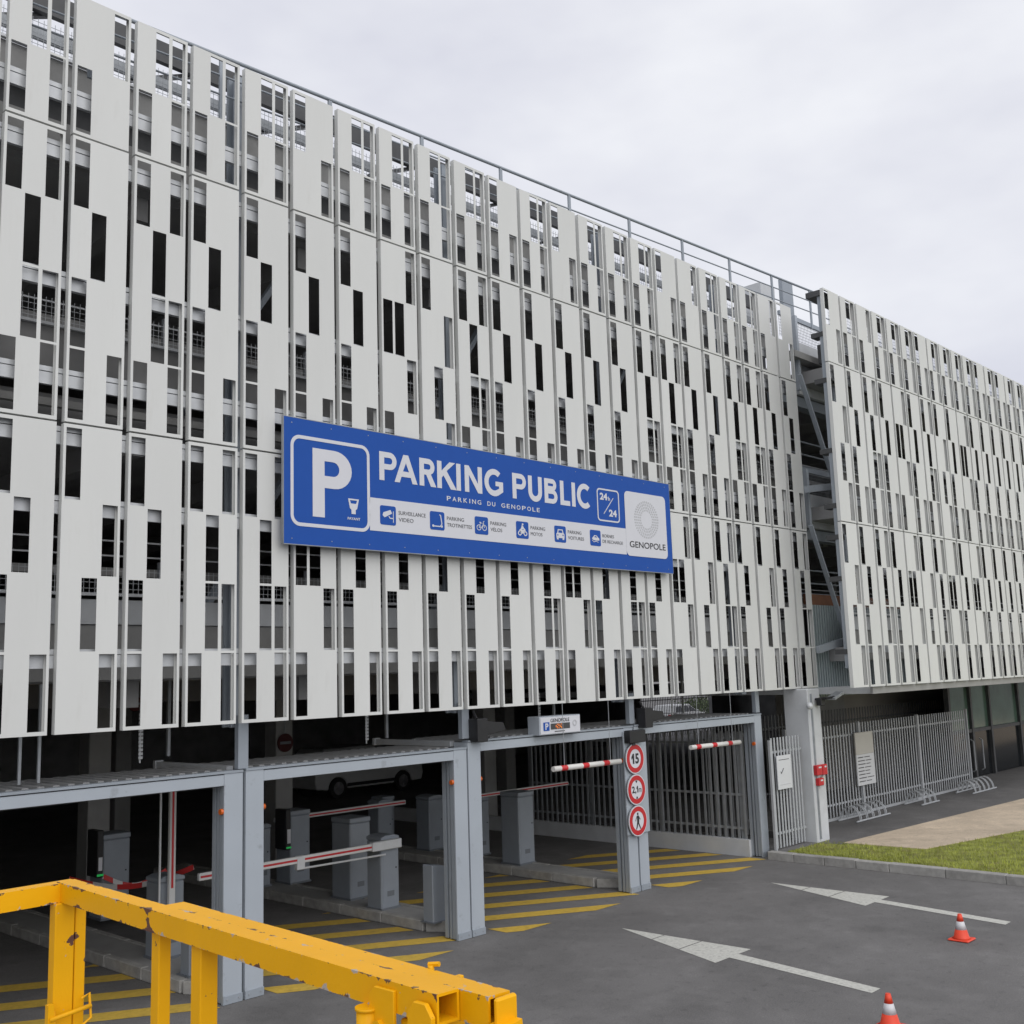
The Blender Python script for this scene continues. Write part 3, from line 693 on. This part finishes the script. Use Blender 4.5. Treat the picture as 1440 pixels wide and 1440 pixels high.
bx('panel', 'black', c, 7.28, 7.38, 5.15, 5.5, .75, 1.44, bevel=.01)
bx('screen', 'white', c, 7.30, 7.37, 5.142, 5.1485, .86, 1.1); bx('lit_slot', 'green', c, 7.28, 7.38, 5.142, 5.1485, .775, .8)
cabinet(6.98, 5.6, .3, .4, 1.22, 'narrow grey cabinet left of the green lit terminal', 'barrier', 'barrier')
c = cabinet(10.4, 6.35, .36, .36, 1.25, 'grey cabinet behind the tall terminal with a horizontal white and red boom'); boom(c, 7.7, 10.9, 6.15, 1.15)
cabinet(11.1, 7.1, .33, .36, 1.2, 'dim grey cabinet deepest on the middle lane', 'barrier', 'barrier', False)
c = cabinet(11.45, 6.0, .40, .42, 1.25, 'grey barrier cabinet left of the third gate post'); boom(c, 11.7, 13.6, 5.8, 1.12, .05)
c = cabinet(11.25, 3.28, .42, .48, 1.47, 'grey terminal on the island below the GENOPOLE box', 'ticket_terminal', 'terminal', False)
bx('side_panel', 'box', c, 11.47, 11.60, 3.3, 3.5, .75, 1.46, bevel=.008)
c = cabinet(11.5, 4.65, .36, .36, 1.28, 'grey barrier cabinet hidden behind the terminal below the GENOPOLE box'); boom(c, 11.0, 14.1, 4.45, 1.31, .075)
c = cabinet(3.42, 2.35, .36, .36, 1.20, 'grey barrier cabinet with the boom raised upright')
o = bx('boom', 'carw', c, 3.33, 3.42, 2.08, 2.14, .8, 2.5, bevel=.008); bx('red_stripe', 'red', o, 3.355, 3.385, 2.076, 2.079, 1.05, 2.48)
b = BM(); tube(b, [(3.20, 2.1, .85), (3.20, 2.1, 2.6)], .015, 6); part('support_rod', b, 'rail', o)
c = cabinet(4.15, 5.4, .45, .42, 1.42, 'grey ticket terminal in the leftmost lane behind the yellow rail', 'ticket_terminal', 'terminal', False)
bx('panel', 'black', c, 3.82, 3.92, 5.15, 5.5, .8, 1.5, bevel=.01); bx('lit_slot', 'green', c, 3.82, 3.92, 5.142, 5.1485, .82, .85); bx('screen', 'white', c, 3.84, 3.9, 5.142, 5.1485, .9, 1.1)
def bollard(x, y, h, label):
    t = thing('bollard', (x, y, .142), label, 'bollard')
    b = BM(); prism(b, [(x-.13, .142), (x+.13, .142), (x+.13, h-.04), (x-.13, h)], y-.11, y+.11); part('post', b, 'box', t, .012)
    bx('base_plate', 'boxdk', t, x-.16, x+.16, y-.14, y+.14, .1425, .16)
bollard(6.95, .92, .96, 'short grey box bollard at the island end by the second post')
bollard(3.22, 1.25, .84, 'short grey box bollard behind the yellow guardrail posts')
for a, c_, lab in (((3.0, 4.3, 1.0), (3.75, 2.2, 1.25), 'red and white tape strung beside the raised boom'), ((3.9, 5.1, .82), (4.9, 5.0, .78), 'red and white tape by the leftmost terminal')):
    b = BM(); P0, P1 = Vector(a), Vector(c_); pts = [P0.lerp(P1, k/12)-Vector((0, 0, .18*math.sin(math.pi*k/12))) for k in range(13)]
    for p, q in zip(pts, pts[1:]): beam(b, p, q, .003, .07)
    top('barrier_tape', b, 'tape', a, lab, 'tape')
# no-entry discs inside
for (x, y, z, r, lab) in ((9.2, 7.95, 2.43, .19, 'dim no-entry disc on the inner concrete column'), (3.8, 4.0, 3.43, .11, 'no-entry disc hanging inside the leftmost gate')):
    t = thing('road_sign', (x, y, z), lab, 'road sign')
    b = BM(); tube(b, [(x, y, z), (x, y+.02, z)], r, 28); part('disc', b, 'shadered', t)
    bx('shaded_white_bar', 'boxdk', t, x-r*.7, x+r*.7, y-.006, y-.002, z-r*.15, z+r*.15)  # white bar drawn dark grey, indoor shade put into its colour
    if r < .2: bx('hanger', 'galv', t, x-.01, x+.01, y+.02, y+.03, z, 3.75)

# ================================================================== CARS
def car(loc, rz, label):
    t = thing('parked_car', loc, label, 'car', 'parked cars'); t.rotation_euler = (0, 0, rz)
    def P(name, bm, material, parent=t, bevel=0):
        finish(bm, bevel); return link(name, mesh(name, bm, material), parent)
    def arch(cx): return [(cx-.38*math.cos(a), .30+.38*math.sin(a)) for a in [math.pi*k/10 for k in range(11)]]
    low = [(-2.2, .35)]+arch(-1.35)+arch(1.32)+[(2.15, .32), (2.22, .55), (2.18, .82), (2.0, .95), (1.15, 1.06), (.9, 1.08), (-1.9, 1.10), (-2.2, 1.0), (-2.25, .6)]
    b = BM(); prism(b, low, -.88, .88); body = P('body', b, 'carw', t, .03)
    b = BM()
    lo = [(-2.05, 1.09), (1.05, 1.07)]; 
    bot = [(-2.08, -.84), (1.1, -.84), (1.1, .84), (-2.08, .84)]; tp = [(-1.75, -.66), (.25, -.68), (.25, .68), (-1.75, .66)]
    A = [b.verts.new((x, y, 1.08)) for x, y in bot]; B_ = [b.verts.new((x, y, 1.56 if x > 0 else 1.55)) for x, y in tp]
    b.faces.new(B_); b.faces.new(A[::-1])
    for k in range(4): b.faces.new((A[k], A[(k+1)%4], B_[(k+1)%4], B_[k]))
    P('cabin', b, 'carw', t, .05)
    for s in (-1, 1):
        for q in (((-1.85, 1.14), (-1.0, 1.14), (-.98, 1.47), (-1.58, 1.47)), ((-.92, 1.13), (-.05, 1.13), (-.1, 1.48), (-.9, 1.48)), ((.03, 1.12), (.86, 1.12), (.22, 1.47), (-.02, 1.48))):
            b = BM(); b.faces.new([b.verts.new((x, s*(.862-(z-1.08)*.37), z)) for x, z in q]); P('side_window', b, 'glass')
        b = BM(); box(b, .78, .95, s*.88-.02 if s > 0 else -.98, s*.98+.0 if s > 0 else -.86, 1.08, 1.2); P('mirror', b, 'carw', t, .02)
        b = BM(); box(b, -1.0, .95, s*.885-.01, s*.885+.01, .36, .46); P('sill_trim', b, 'black')
        b = BM(); box(b, 2.02, 2.2, s*.62-.2, s*.62+.2, .74, .86); P('headlight', b, 'rim', t, .02)
        b = BM(); box(b, -2.27, -2.15, s*.66-.18, s*.66+.18, .82, 1.0); P('tail_light', b, 'red', t, .02)
    b = BM(); b.faces.new([b.verts.new(p) for p in ((1.0, -.75, 1.13), (1.0, .75, 1.13), (.33, .62, 1.515), (.33, -.62, 1.515))]); P('windscreen', b, 'glass')
    for x in (-1.35, 1.32):
        for s in (-1, 1):
            b = BM(); tube(b, [(x, s*.68, .33), (x, s*.70, .33), (x, s*.87, .33), (x, s*.89, .33)], [.29, .33, .33, .30], 24); wl = P('wheel', b, 'tyre')
            b = BM(); tube(b, [(x, s*.885, .33), (x, s*.896, .33)], .2, 20)
            for k in range(8):
                a = k*math.pi/4; beam(b, (x, s*.9, .33), (x+.19*math.cos(a), s*.9, .33+.19*math.sin(a)), .02, .03, (0, 1, 0))
            P('rim', b, 'rim', wl)
    return t
car((18.6, 17.6, 0), 0, 'white estate car parked deep inside, seen through the second gate')
car((52.6, 28.5, 0), R(8), 'white car outside beyond the back of the car park')
bf = fence('bar_fence', 'dark railing beyond the back opening of the car park', 'fence', 41, 54, 25.2, 0, 2.3, .16, (.2, 2.0), False, .03, 'dark', .03)
b = BM(); rg = random.Random(5)
for k in range(7000):
    x, y, z = 65+rg.random()*16, 37+rg.gauss(0, .7), rg.random()**.7*1.2+.05
    a = [Vector((rg.gauss(0, 1), rg.gauss(0, 1), rg.gauss(0, 1))).normalized()*.16 for _ in range(2)]
    p = Vector((x, y, z+.25*math.sin(x*1.7))); b.faces.new([b.verts.new(q) for q in (p, p+a[0], p+a[0]*.6+a[1])])
hd = link('hedge', mesh('hedge', b, 'leaf')); tag(hd, 'green hedge beyond the back opening', 'hedge', None, 'stuff')

# ================================================================== THE BIG SIGN
sg = thing('parking_sign', (3.58, -.15, 5.39), 'long blue PARKING PUBLIC sign across the white facade', 'sign')
bx('panel', 'blue', sg, 3.58, 11.93, -.15, -.11, 5.39, 7.035)
b = BM()
for z in (5.39, 7.03): box(b, 3.577, 11.933, -.152, -.105, z-.003, z+.006)
for x in (3.575, 11.93): box(b, x, x+.005, -.152, -.105, 5.39, 7.04)
part('edge_trim', b, 'galv', sg)
for x in (4.2, 7.2, 10.2, 11.5): bx('bracket', 'steel', sg, x, x+.06, -.108, -.003, 5.5, 6.9)
y1, y2, y3 = -.003, -.006, -.009
flat('symbol_frame', [rrect(.1, 1.38, .24, 1.42, .14, 8), rrect(.145, 1.335, .285, 1.375, .1, 8)], 'white', sg, y1)
Pp = [(.44, .38), (.63, .38), (.63, .77), (.78, .77)]+[(.79+.285*math.sin(a), 1.025-.255*math.cos(a)) for a in [math.pi*k/14 for k in range(15)]]+[(.44, 1.28)]
Ph = [(.63, .93), (.63, 1.125), (.76, 1.125)]+[(.77+.10*math.sin(a), 1.0275+.0975*math.cos(a)) for a in [math.pi*k/10 for k in range(11)]]
flat('letter_p', [Pp, Ph], 'white', sg, y1)
flat('parking_meter', [[(1.01, .67), (1.19, .67), (1.16, .54), (1.135, .52), (1.135, .465), (1.065, .465), (1.065, .52), (1.04, .54)], [(1.04, .65), (1.16, .65), (1.145, .605), (1.055, .605)]], 'white', sg, y1)
text('payant_lettering', 'PAYANT', (1.0, 1.21, .385, .42), 'white', sg, y1, .02)
# headline letters drawn as strokes of one weight
SW = .088; HT = .40
def letter(ch, x, w):
    z0, z1 = .98, 1.38; zm = (z0+z1)/2; s = SW
    if ch == 'I': return [[(x, z0), (x+s, z0), (x+s, z1), (x, z1)]]
    if ch == 'L': return [[(x, z0), (x+w, z0), (x+w, z0+s*.9), (x+s, z0+s*.9), (x+s, z1), (x, z1)]]
    if ch in 'PRB':
        zb = z0+.155 if ch == 'P' else z0+.165
        r = (z1-zb)/2; cx = x+w-r
        out = [(x, z0), (x+s, z0)]
        if ch == 'P': out += [(x+s, zb), (cx, zb)]+[(cx+r*math.sin(a), zb+r-r*math.cos(a)) for a in [math.pi*k/12 for k in range(13)]]+[(x, z1)]
        ri = r-s*.88
        hole = [(x+s, zb+s*.88), (cx, zb+s*.88)]+[(cx+ri*math.sin(a), zb+r-ri*math.cos(a)) for a in [math.pi*k/10 for k in range(1, 11)]]+[(x+s, z1-s*.88)]
        if ch == 'P': return [out, hole]
        if ch == 'R':
            cx -= .03; out = [(x, z0), (x+s, z0), (x+s, zb), (x+s+.04, zb), (x+w-.105, z0), (x+w, z0), (cx+.045, zb+.012)]+[(cx+r*math.sin(a), zb+r-r*math.cos(a)) for a in [math.pi*k/12 for k in range(3, 13)]]+[(x, z1)]
            hole = [(hx-.03 if hx > x+s+.01 else hx, hz) for hx, hz in hole]
            return [out, hole]
        # B
        zc = z0+.215; r1 = (zc-z0)/2+.008; r2 = (z1-zc)/2+.004
        out = [(x, z0), (x+w-r1, z0)]+[(x+w-r1+r1*math.sin(a), z0+r1-r1*math.cos(a)) for a in [math.pi*k/12 for k in range(1, 11)]]+[(x+w-r2-.02+r2*math.sin(a), z1-r2-r2*math.cos(a)) for a in [math.pi*k/12 for k in range(2, 13)]]+[(x, z1)]
        h1 = [(x+s, z0+s*.85), (x+w-r1, z0+s*.85)]+[(x+w-r1+(r1-s*.85)*math.sin(a), z0+r1-(r1-s*.85)*math.cos(a)) for a in [math.pi*k/8 for k in range(1, 9)]]+[(x+s, z0+2*r1-s*.85)]
        h2 = [(x+s, z1-2*r2+s*.85), (x+w-r2-.02, z1-2*r2+s*.85)]+[(x+w-r2-.02+(r2-s*.85)*math.sin(a), z1-r2-(r2-s*.85)*math.cos(a)) for a in [math.pi*k/8 for k in range(1, 9)]]+[(x+s, z1-s*.85)]
        return [out, h1, h2]
    if ch == 'A':
        xm = x+w/2; return [[(x, z0), (x+s*1.05, z0), (x+s*1.05+.032, z0+.085), (x+w-s*1.05-.032, z0+.085), (x+w-s*1.05, z0), (x+w, z0), (xm+s*.52, z1), (xm-s*.52, z1)],
                            [(x+s*1.05+.062, z0+.163), (xm, z1-.115), (x+w-s*1.05-.062, z0+.163)]]
    if ch == 'K': return [[(x, z0), (x+s, z0), (x+s, zm-.045), (x+s+.035, zm-.005), (x+w-.115, z0), (x+w, z0), (x+s+.10, zm+.065), (x+w-.02, z1), (x+w-.135, z1), (x+s, zm+.06), (x+s, z1), (x, z1)]]
    if ch == 'N': return [[(x, z0), (x+s, z0), (x+s, z1-.14), (x+w-s, z0), (x+w, z0), (x+w, z1), (x+w-s, z1), (x+w-s, z0+.14), (x+s, z1), (x, z1)]]
    if ch == 'U':
        r = w/2; c = (x+r, z0+r-.008)
        return [[(x, z1)]+[(c[0]-r*math.cos(a), c[1]-r*math.sin(a)) for a in [math.pi*k/14 for k in range(15)]]+[(x+w, z1), (x+w-s, z1)]+[(c[0]+(r-s)*math.cos(a), c[1]-(r-s)*math.sin(a)) for a in [math.pi*k/12 for k in range(13)]]+[(x+s, z1)]]
    if ch in 'CG':
        rx, rz = w*.52, .21; cx, cz = x+rx, zm
        a0, a1 = (R(48), R(312)) if ch == 'C' else (R(48), R(318))
        n = 22; o_ = [(cx+rx*math.cos(a0+(a1-a0)*k/n), cz+rz*math.sin(a0+(a1-a0)*k/n)) for k in range(n+1)]
        i_ = [(cx+(rx-s)*math.cos(a0+(a1-a0)*k/n), cz+(rz-s)*math.sin(a0+(a1-a0)*k/n)) for k in range(n+1)]
        if ch == 'C': return [o_+i_[::-1]]
        xr = cx+rx*.93
        return [o_[:-1]+[(xr, cz-rz*.62), (xr, zm+.02), (cx+.03, zm+.02), (cx+.03, zm-.05), (xr-s, zm-.05), (xr-s, cz-rz*.62+.045)]+i_[:-2][::-1]]
    return []
for ch, x, w_ in (('P', 1.55, .31), ('A', 1.82, .42), ('R', 2.28, .32), ('K', 2.62, .38), ('I', 3.00, .09), ('N', 3.17, .36), ('G', 3.58, .40),
                  ('P', 4.19, .31), ('U', 4.55, .32), ('B', 4.93, .31), ('L', 5.31, .24), ('I', 5.60, .09), ('C', 5.73, .38)):
    flat('headline_letter', letter(ch, x, w_), 'white', sg, y1)
for wd, xa, xb in (('PARKING', 2.80, 3.50), ('DU', 3.63, 3.80), ('GENOPOLE', 3.93, 4.80)):
    ws = [.42 if c == 'I' else .8 if c in 'EL' else 1. for c in wd]; gp = .42; un = (xb-xa)/(sum(ws)+gp*(len(wd)-1)); x = xa
    for ch, q in zip(wd, ws):
        text('subtitle_letter', ch, (x+(un*.1 if ch == 'I' else 0), x+un*(q-(.1 if ch == 'I' else 0)), .812, .878), 'white', sg, y1, .012); x += un*(q+gp)
flat('white_strip', [[(1.375, .27), (7.0, .27), (7.0, .72), (1.375, .72)]], 'white', sg, y1)
WORDS = (('SURVEILLANCE', 'VIDEO', .50, .27), ('PARKING', 'TROTINETTES', .34, .50), ('PARKING', 'VÉLOS', .34, .25), ('PARKING', 'MOTOS', .34, .27), ('PARKING', 'VOITURES', .34, .40), ('BORNES', 'DE RECHARGE', .31, .55))
XI = (1.55, 2.46, 3.35, 4.24, 5.13, 6.02)
for (l1, l2, w1, w2), x in zip(WORDS, XI):
    flat('icon_square', [rrect(x, x+.28, .365, .63, .03, 4)], 'blue', sg, y2)
    text('caption', l1, (x+.33, x+.33+w1, .525, .578), 'inkgrey', sg, y2, .0)
    text('caption', l2, (x+.33, x+.33+w2, .43, .483 if 'É' not in l2 else .498), 'inkgrey', sg, y2, .0)
def icon(x, loops): flat('icon', [[(x+.14+a*.115, .497+c*.105) for a, c in lp] for lp in loops], 'white', sg, y3)
icon(XI[0], [[(-.85, -.05), (-.75, .35), (.35, .75), (.6, .3), (-.55, -.3)]]); icon(XI[0], [stroke([(.1, -.1), (.3, -.35), (.8, -.35)], .14)]); icon(XI[0], [stroke([(.8, .6), (.8, -.9)], .1)])
icon(XI[1], [stroke([(.35, .85), (.55, .8), (.75, -.4), (.45, -.75), (-.55, -.75)], .15)]); icon(XI[1], [circ(.72, -.72, .17, 12)]); icon(XI[1], [circ(-.72, -.72, .17, 12)])
for cx in (-.5, .5): icon(XI[2], [circ(cx, -.3, .42, 18), circ(cx, -.3, .32, 18)])
icon(XI[2], [stroke([(-.5, -.3), (-.2, .35), (.35, .35), (.0, -.3), (-.5, -.3)], .1)]); icon(XI[2], [stroke([(.5, -.3), (.3, .6), (.5, .65)], .1)]); icon(XI[2], [stroke([(-.4, .45), (-.1, .45)], .1)])
for cx in (-.55, .55): icon(XI[3], [circ(cx, -.5, .36, 16), circ(cx, -.5, .2, 14)])
icon(XI[3], [[(-.7, -.1), (-.4, .15), (.1, .0), (.4, .3), (.6, .0), (.3, -.5), (-.2, -.55)]]); icon(XI[3], [[(-.35, .1), (-.1, .75), (.2, .5), (.35, .2), (.0, .1)]]); icon(XI[3], [circ(.05, .85, .16, 12)])
icon(XI[4], [[(-.85, -.6), (-.85, .05), (-.65, .2), (-.5, .75), (.5, .75), (.65, .2), (.85, .05), (.85, -.6)], [(-.45, .2), (-.35, .6), (.35, .6), (.45, .2)], circ(-.55, -.15, .13, 10), circ(.55, -.15, .13, 10)])
for cx in (-.6, .6): icon(XI[4], [[(cx-.18, -.85), (cx+.18, -.85), (cx+.18, -.58), (cx-.18, -.58)]])
icon(XI[5], [[(-.85, -.1), (-.6, .1), (-.25, .45), (.3, .4), (.6, .1), (.85, -.05), (.85, -.35), (.3, -.4), (-.5, -.35)], [(-.35, .1), (-.1, .3), (.2, .28), (.4, .08)]])
icon(XI[5], [stroke([(-.8, -.35), (-.4, -.65), (.1, -.5), (.6, -.65)], .1)])
flat('hours_frame', [rrect(6.25, 6.85, .80, 1.36, .07, 6), rrect(6.275, 6.825, .825, 1.335, .05, 6)], 'white', sg, y1)
text('hours_numerals', '24', (6.33, 6.53, 1.165, 1.285), 'white', sg, y1, .04); text('hours_letter', 'h', (6.55, 6.60, 1.165, 1.235), 'white', sg, y1, .02)
flat('hours_slash', [stroke([(6.42, .93), (6.69, 1.22)], .014)], 'white', sg, y1); text('hours_numerals', '24', (6.56, 6.77, .895, 1.015), 'white', sg, y1, .04)
flat('logo_field', [rrect(7.0, 8.20, .255, 1.385, .09, 6)], 'white', sg, y2)
lp = []
for ri, (r, n, dr) in enumerate(((.155, 22, .03), (.20, 28, .032), (.25, 34, .034), (.30, 40, .034))):
    for k in range(n):
        a0, a1 = 2*math.pi*(k+.2)/n, 2*math.pi*(k+.72)/n
        lp.append([(7.61+q*math.cos(a)*1.06, .92+q*math.sin(a)*1.0) for q, a in ((r, a0), (r+dr, a0), (r+dr, a1), (r, a1))])
flat('logo_rings', lp, 'logo', sg, y3)
text('logo_lettering', 'GENOPOLE', (7.09, 8.14, .405, .515), 'ink', sg, y3, .008)
lp = []
for k in range(14):
    for z in (.075, 1.57): lp.append(circ(.12+k*.622, z, .008, 8))
flat('rivet', lp, 'galv', sg, y1)

# ================================================================== CONES
def cone(x, y, s, label):
    t = thing('traffic_cone', (x, y, 0), label, 'traffic cone', 'orange cones on the forecourt')
    b = BM(); slab(b, [(x-.15*s, y-.15*s), (x+.15*s, y-.15*s), (x+.15*s, y+.15*s), (x-.15*s, y+.15*s)], .002, .028*s); part('base', b, 'cone', t, .012)
    def ring(z0, z1, ra, rb, mt, nm):
        b = BM(); tube(b, [(x, y, z0*s), (x, y, z1*s)], [ra*s, rb*s], 24); part(nm, b, mt, t)
    b = BM(); tube(b, [(x, y, .027*s), (x, y, .05*s), (x, y, .15*s)], [.135*s, .105*s, .078*s], 24); part('skirt', b, 'cone', t)
    ring(.15, .26, .078, .05, 'reflect', 'band'); ring(.26, .36, .05, .027, 'cone', 'tip')
cone(10.77, -5.27, .93, 'orange traffic cone with a white band on the far arrow shaft')
cone(6.85, -6.07, .92, 'orange traffic cone cut off by the bottom of the picture')

# ================================================================== YELLOW BASKET GUARDRAIL
YG = thing('lift_guardrail', (-3.08, -9.6, 2.2), 'chipped yellow steel guardrail of a lift basket in the foreground', 'guardrail')
def hollow(name, p, q, w_, h, parent=YG, wall=.004):
    p, q = Vector(p), Vector(q); d = (q-p).normalized(); s = d.cross(Vector((0,0,1))).normalized(); u = s.cross(d)
    b = BM(); rg_ = []; ly = b.verts.layers.float.new('edge')
    for o in (p, q):
        for k in (0, wall):
            rg_.append([b.verts.new(o+s*a*(w_/2-k)+u*c*(h/2-k)) for a, c in ((-1,-1),(0,-1),(1,-1),(1,0),(1,1),(0,1),(-1,1),(-1,0))])
            if k == 0:
                for i_ in (0, 2, 4, 6): rg_[-1][i_][ly] = 1.
    o0, i0, o1, i1 = rg_
    for k in range(8):
        j = (k+1) % 8
        b.faces.new((o0[k], o0[j], o1[j], o1[k])); b.faces.new((i0[k], i1[k], i1[j], i0[j])); b.faces.new((o0[k], i0[k], i0[j], o0[j])); b.faces.new((o1[k], o1[j], i1[j], i1[k]))
    ob = part(name, b, 'yellow', parent)
    return ob
zt = 3.25; h = .041
hollow('side_rail', (-3.060, -8.945, zt-h/2), (-3.129, -10.275, zt-h/2), .040, h)
hollow('outer_rail', (-3.0422, -9.39, zt-h/2-.0012), (-3.0907, -10.335, zt-h/2-.0012), .040, h)
hollow('front_rail', (-3.040, -8.945, zt-h/2-.0015), (-5.2, -8.985, zt-h/2-.0015), .040, h)
for (x, y, w_, d) in ((-3.073, -8.962, .044, .03), (-3.037, -8.962, .024, .03), (-3.074, -9.40, .026, .03), (-3.084, -9.575, .036, .034), (-5.15, -8.98, .05, .05)):
    bx('post', 'yellow', YG, x-w_/2, x+w_/2, y-d/2, y+d/2, 2.15, zt-h-.001, bevel=.002)
b = BM(); tube(b, [(-3.148, -10.125, 2.15), (-3.148, -10.125, 3.205)], .0165, 16); part('pole', b, 'yellow', YG)
b = BM(); tube(b, [(-3.148, -10.125, 3.205), (-3.148, -10.125, 3.209)], .0185, 16); part('pole_cap', b, 'yellow', YG)
def plate(name, pts, x, th):
    b = BM(); a = [b.verts.new((x, y, z)) for y, z in pts]; c = [b.verts.new((x+th, y, z)) for y, z in pts]; k = len(pts)
    b.faces.new(a); b.faces.new(c[::-1])
    for i in range(k): b.faces.new((a[i], c[i], c[(i+1)%k], a[(i+1)%k]))
    return part(name, b, 'yellow', YG, .0012)
pl = plate('lug', [(-10.13, 3.172), (-10.13, 3.228), (-10.142, 3.24), (-10.185, 3.24), (-10.185, 3.19), (-10.172, 3.168), (-10.145, 3.165)], -3.150, .006)
b = BM(); tube(b, [(-3.157, -10.155, 3.188), (-3.149, -10.155, 3.188)], .010, 6); part('bolt', b, 'yellow', pl)
pl = plate('lug', [(-10.225, 3.10), (-10.225, 3.222), (-10.238, 3.238), (-10.262, 3.238), (-10.275, 3.222), (-10.275, 3.10)], -3.160, .008)
b = BM(); tube(b, [(-3.170, -10.25, 3.165), (-3.159, -10.25, 3.165)], .013, 6); part('bolt', b, 'yellow', pl)
plate('lug', [(-10.20, 3.10), (-10.20, 3.232), (-10.215, 3.247), (-10.225, 3.247), (-10.225, 3.10)], -3.10, .05)
bx('stop_block', 'yellow', YG, -3.135, -3.10, -10.215, -10.18, 3.14, 3.20, bevel=.003)
hollow('end_rail', (-3.078, -10.35, 3.205), (-3.40, -10.38, 3.165), .03, .03)
bx('end_plate', 'yellow', YG, -3.1105, -3.0715, -10.352, -10.342, 3.12, 3.2485, bevel=.003)
b = BM(); tube(b, [(-3.056, -10.16, 3.23), (-3.056, -10.16, 3.252)], .005, 8); tube(b, [(-3.056, -10.155, 3.252), (-3.05, -10.172, 3.254)], .004, 6); part('latch_pin', b, 'yellow', YG)
# wire latch on the corner post
b = BM(); box(b, -3.115, -3.102, -9.0, -8.985, 2.965, 3.005); tube(b, [(-3.112, -9.0, 2.975), (-3.02, -9.0, 2.985)], .005, 8)
tube(b, [(-3.10, -8.995, 2.99), (-3.10, -9.0, 2.945), (-3.05, -9.005, 2.945), (-3.02, -9.0, 2.96), (-3.02, -8.99, 3.01), (-3.035, -8.985, 3.0)], .003, 6); part('latch', b, 'yellow', YG)
bx('floor_plate', 'galv', YG, -5.3, -3.0, -12.4, -8.93, 2.10, 2.145)
b = BM(); beam(b, (-4.2, -11, 2.1), (-4.2, -14.5, .6), .25, .3); part('lift_arm', b, 'yellow', YG, .01)
bx('lift_base', 'yellow', YG, -5.2, -3.2, -16.5, -14, .25, .9, bevel=.03)
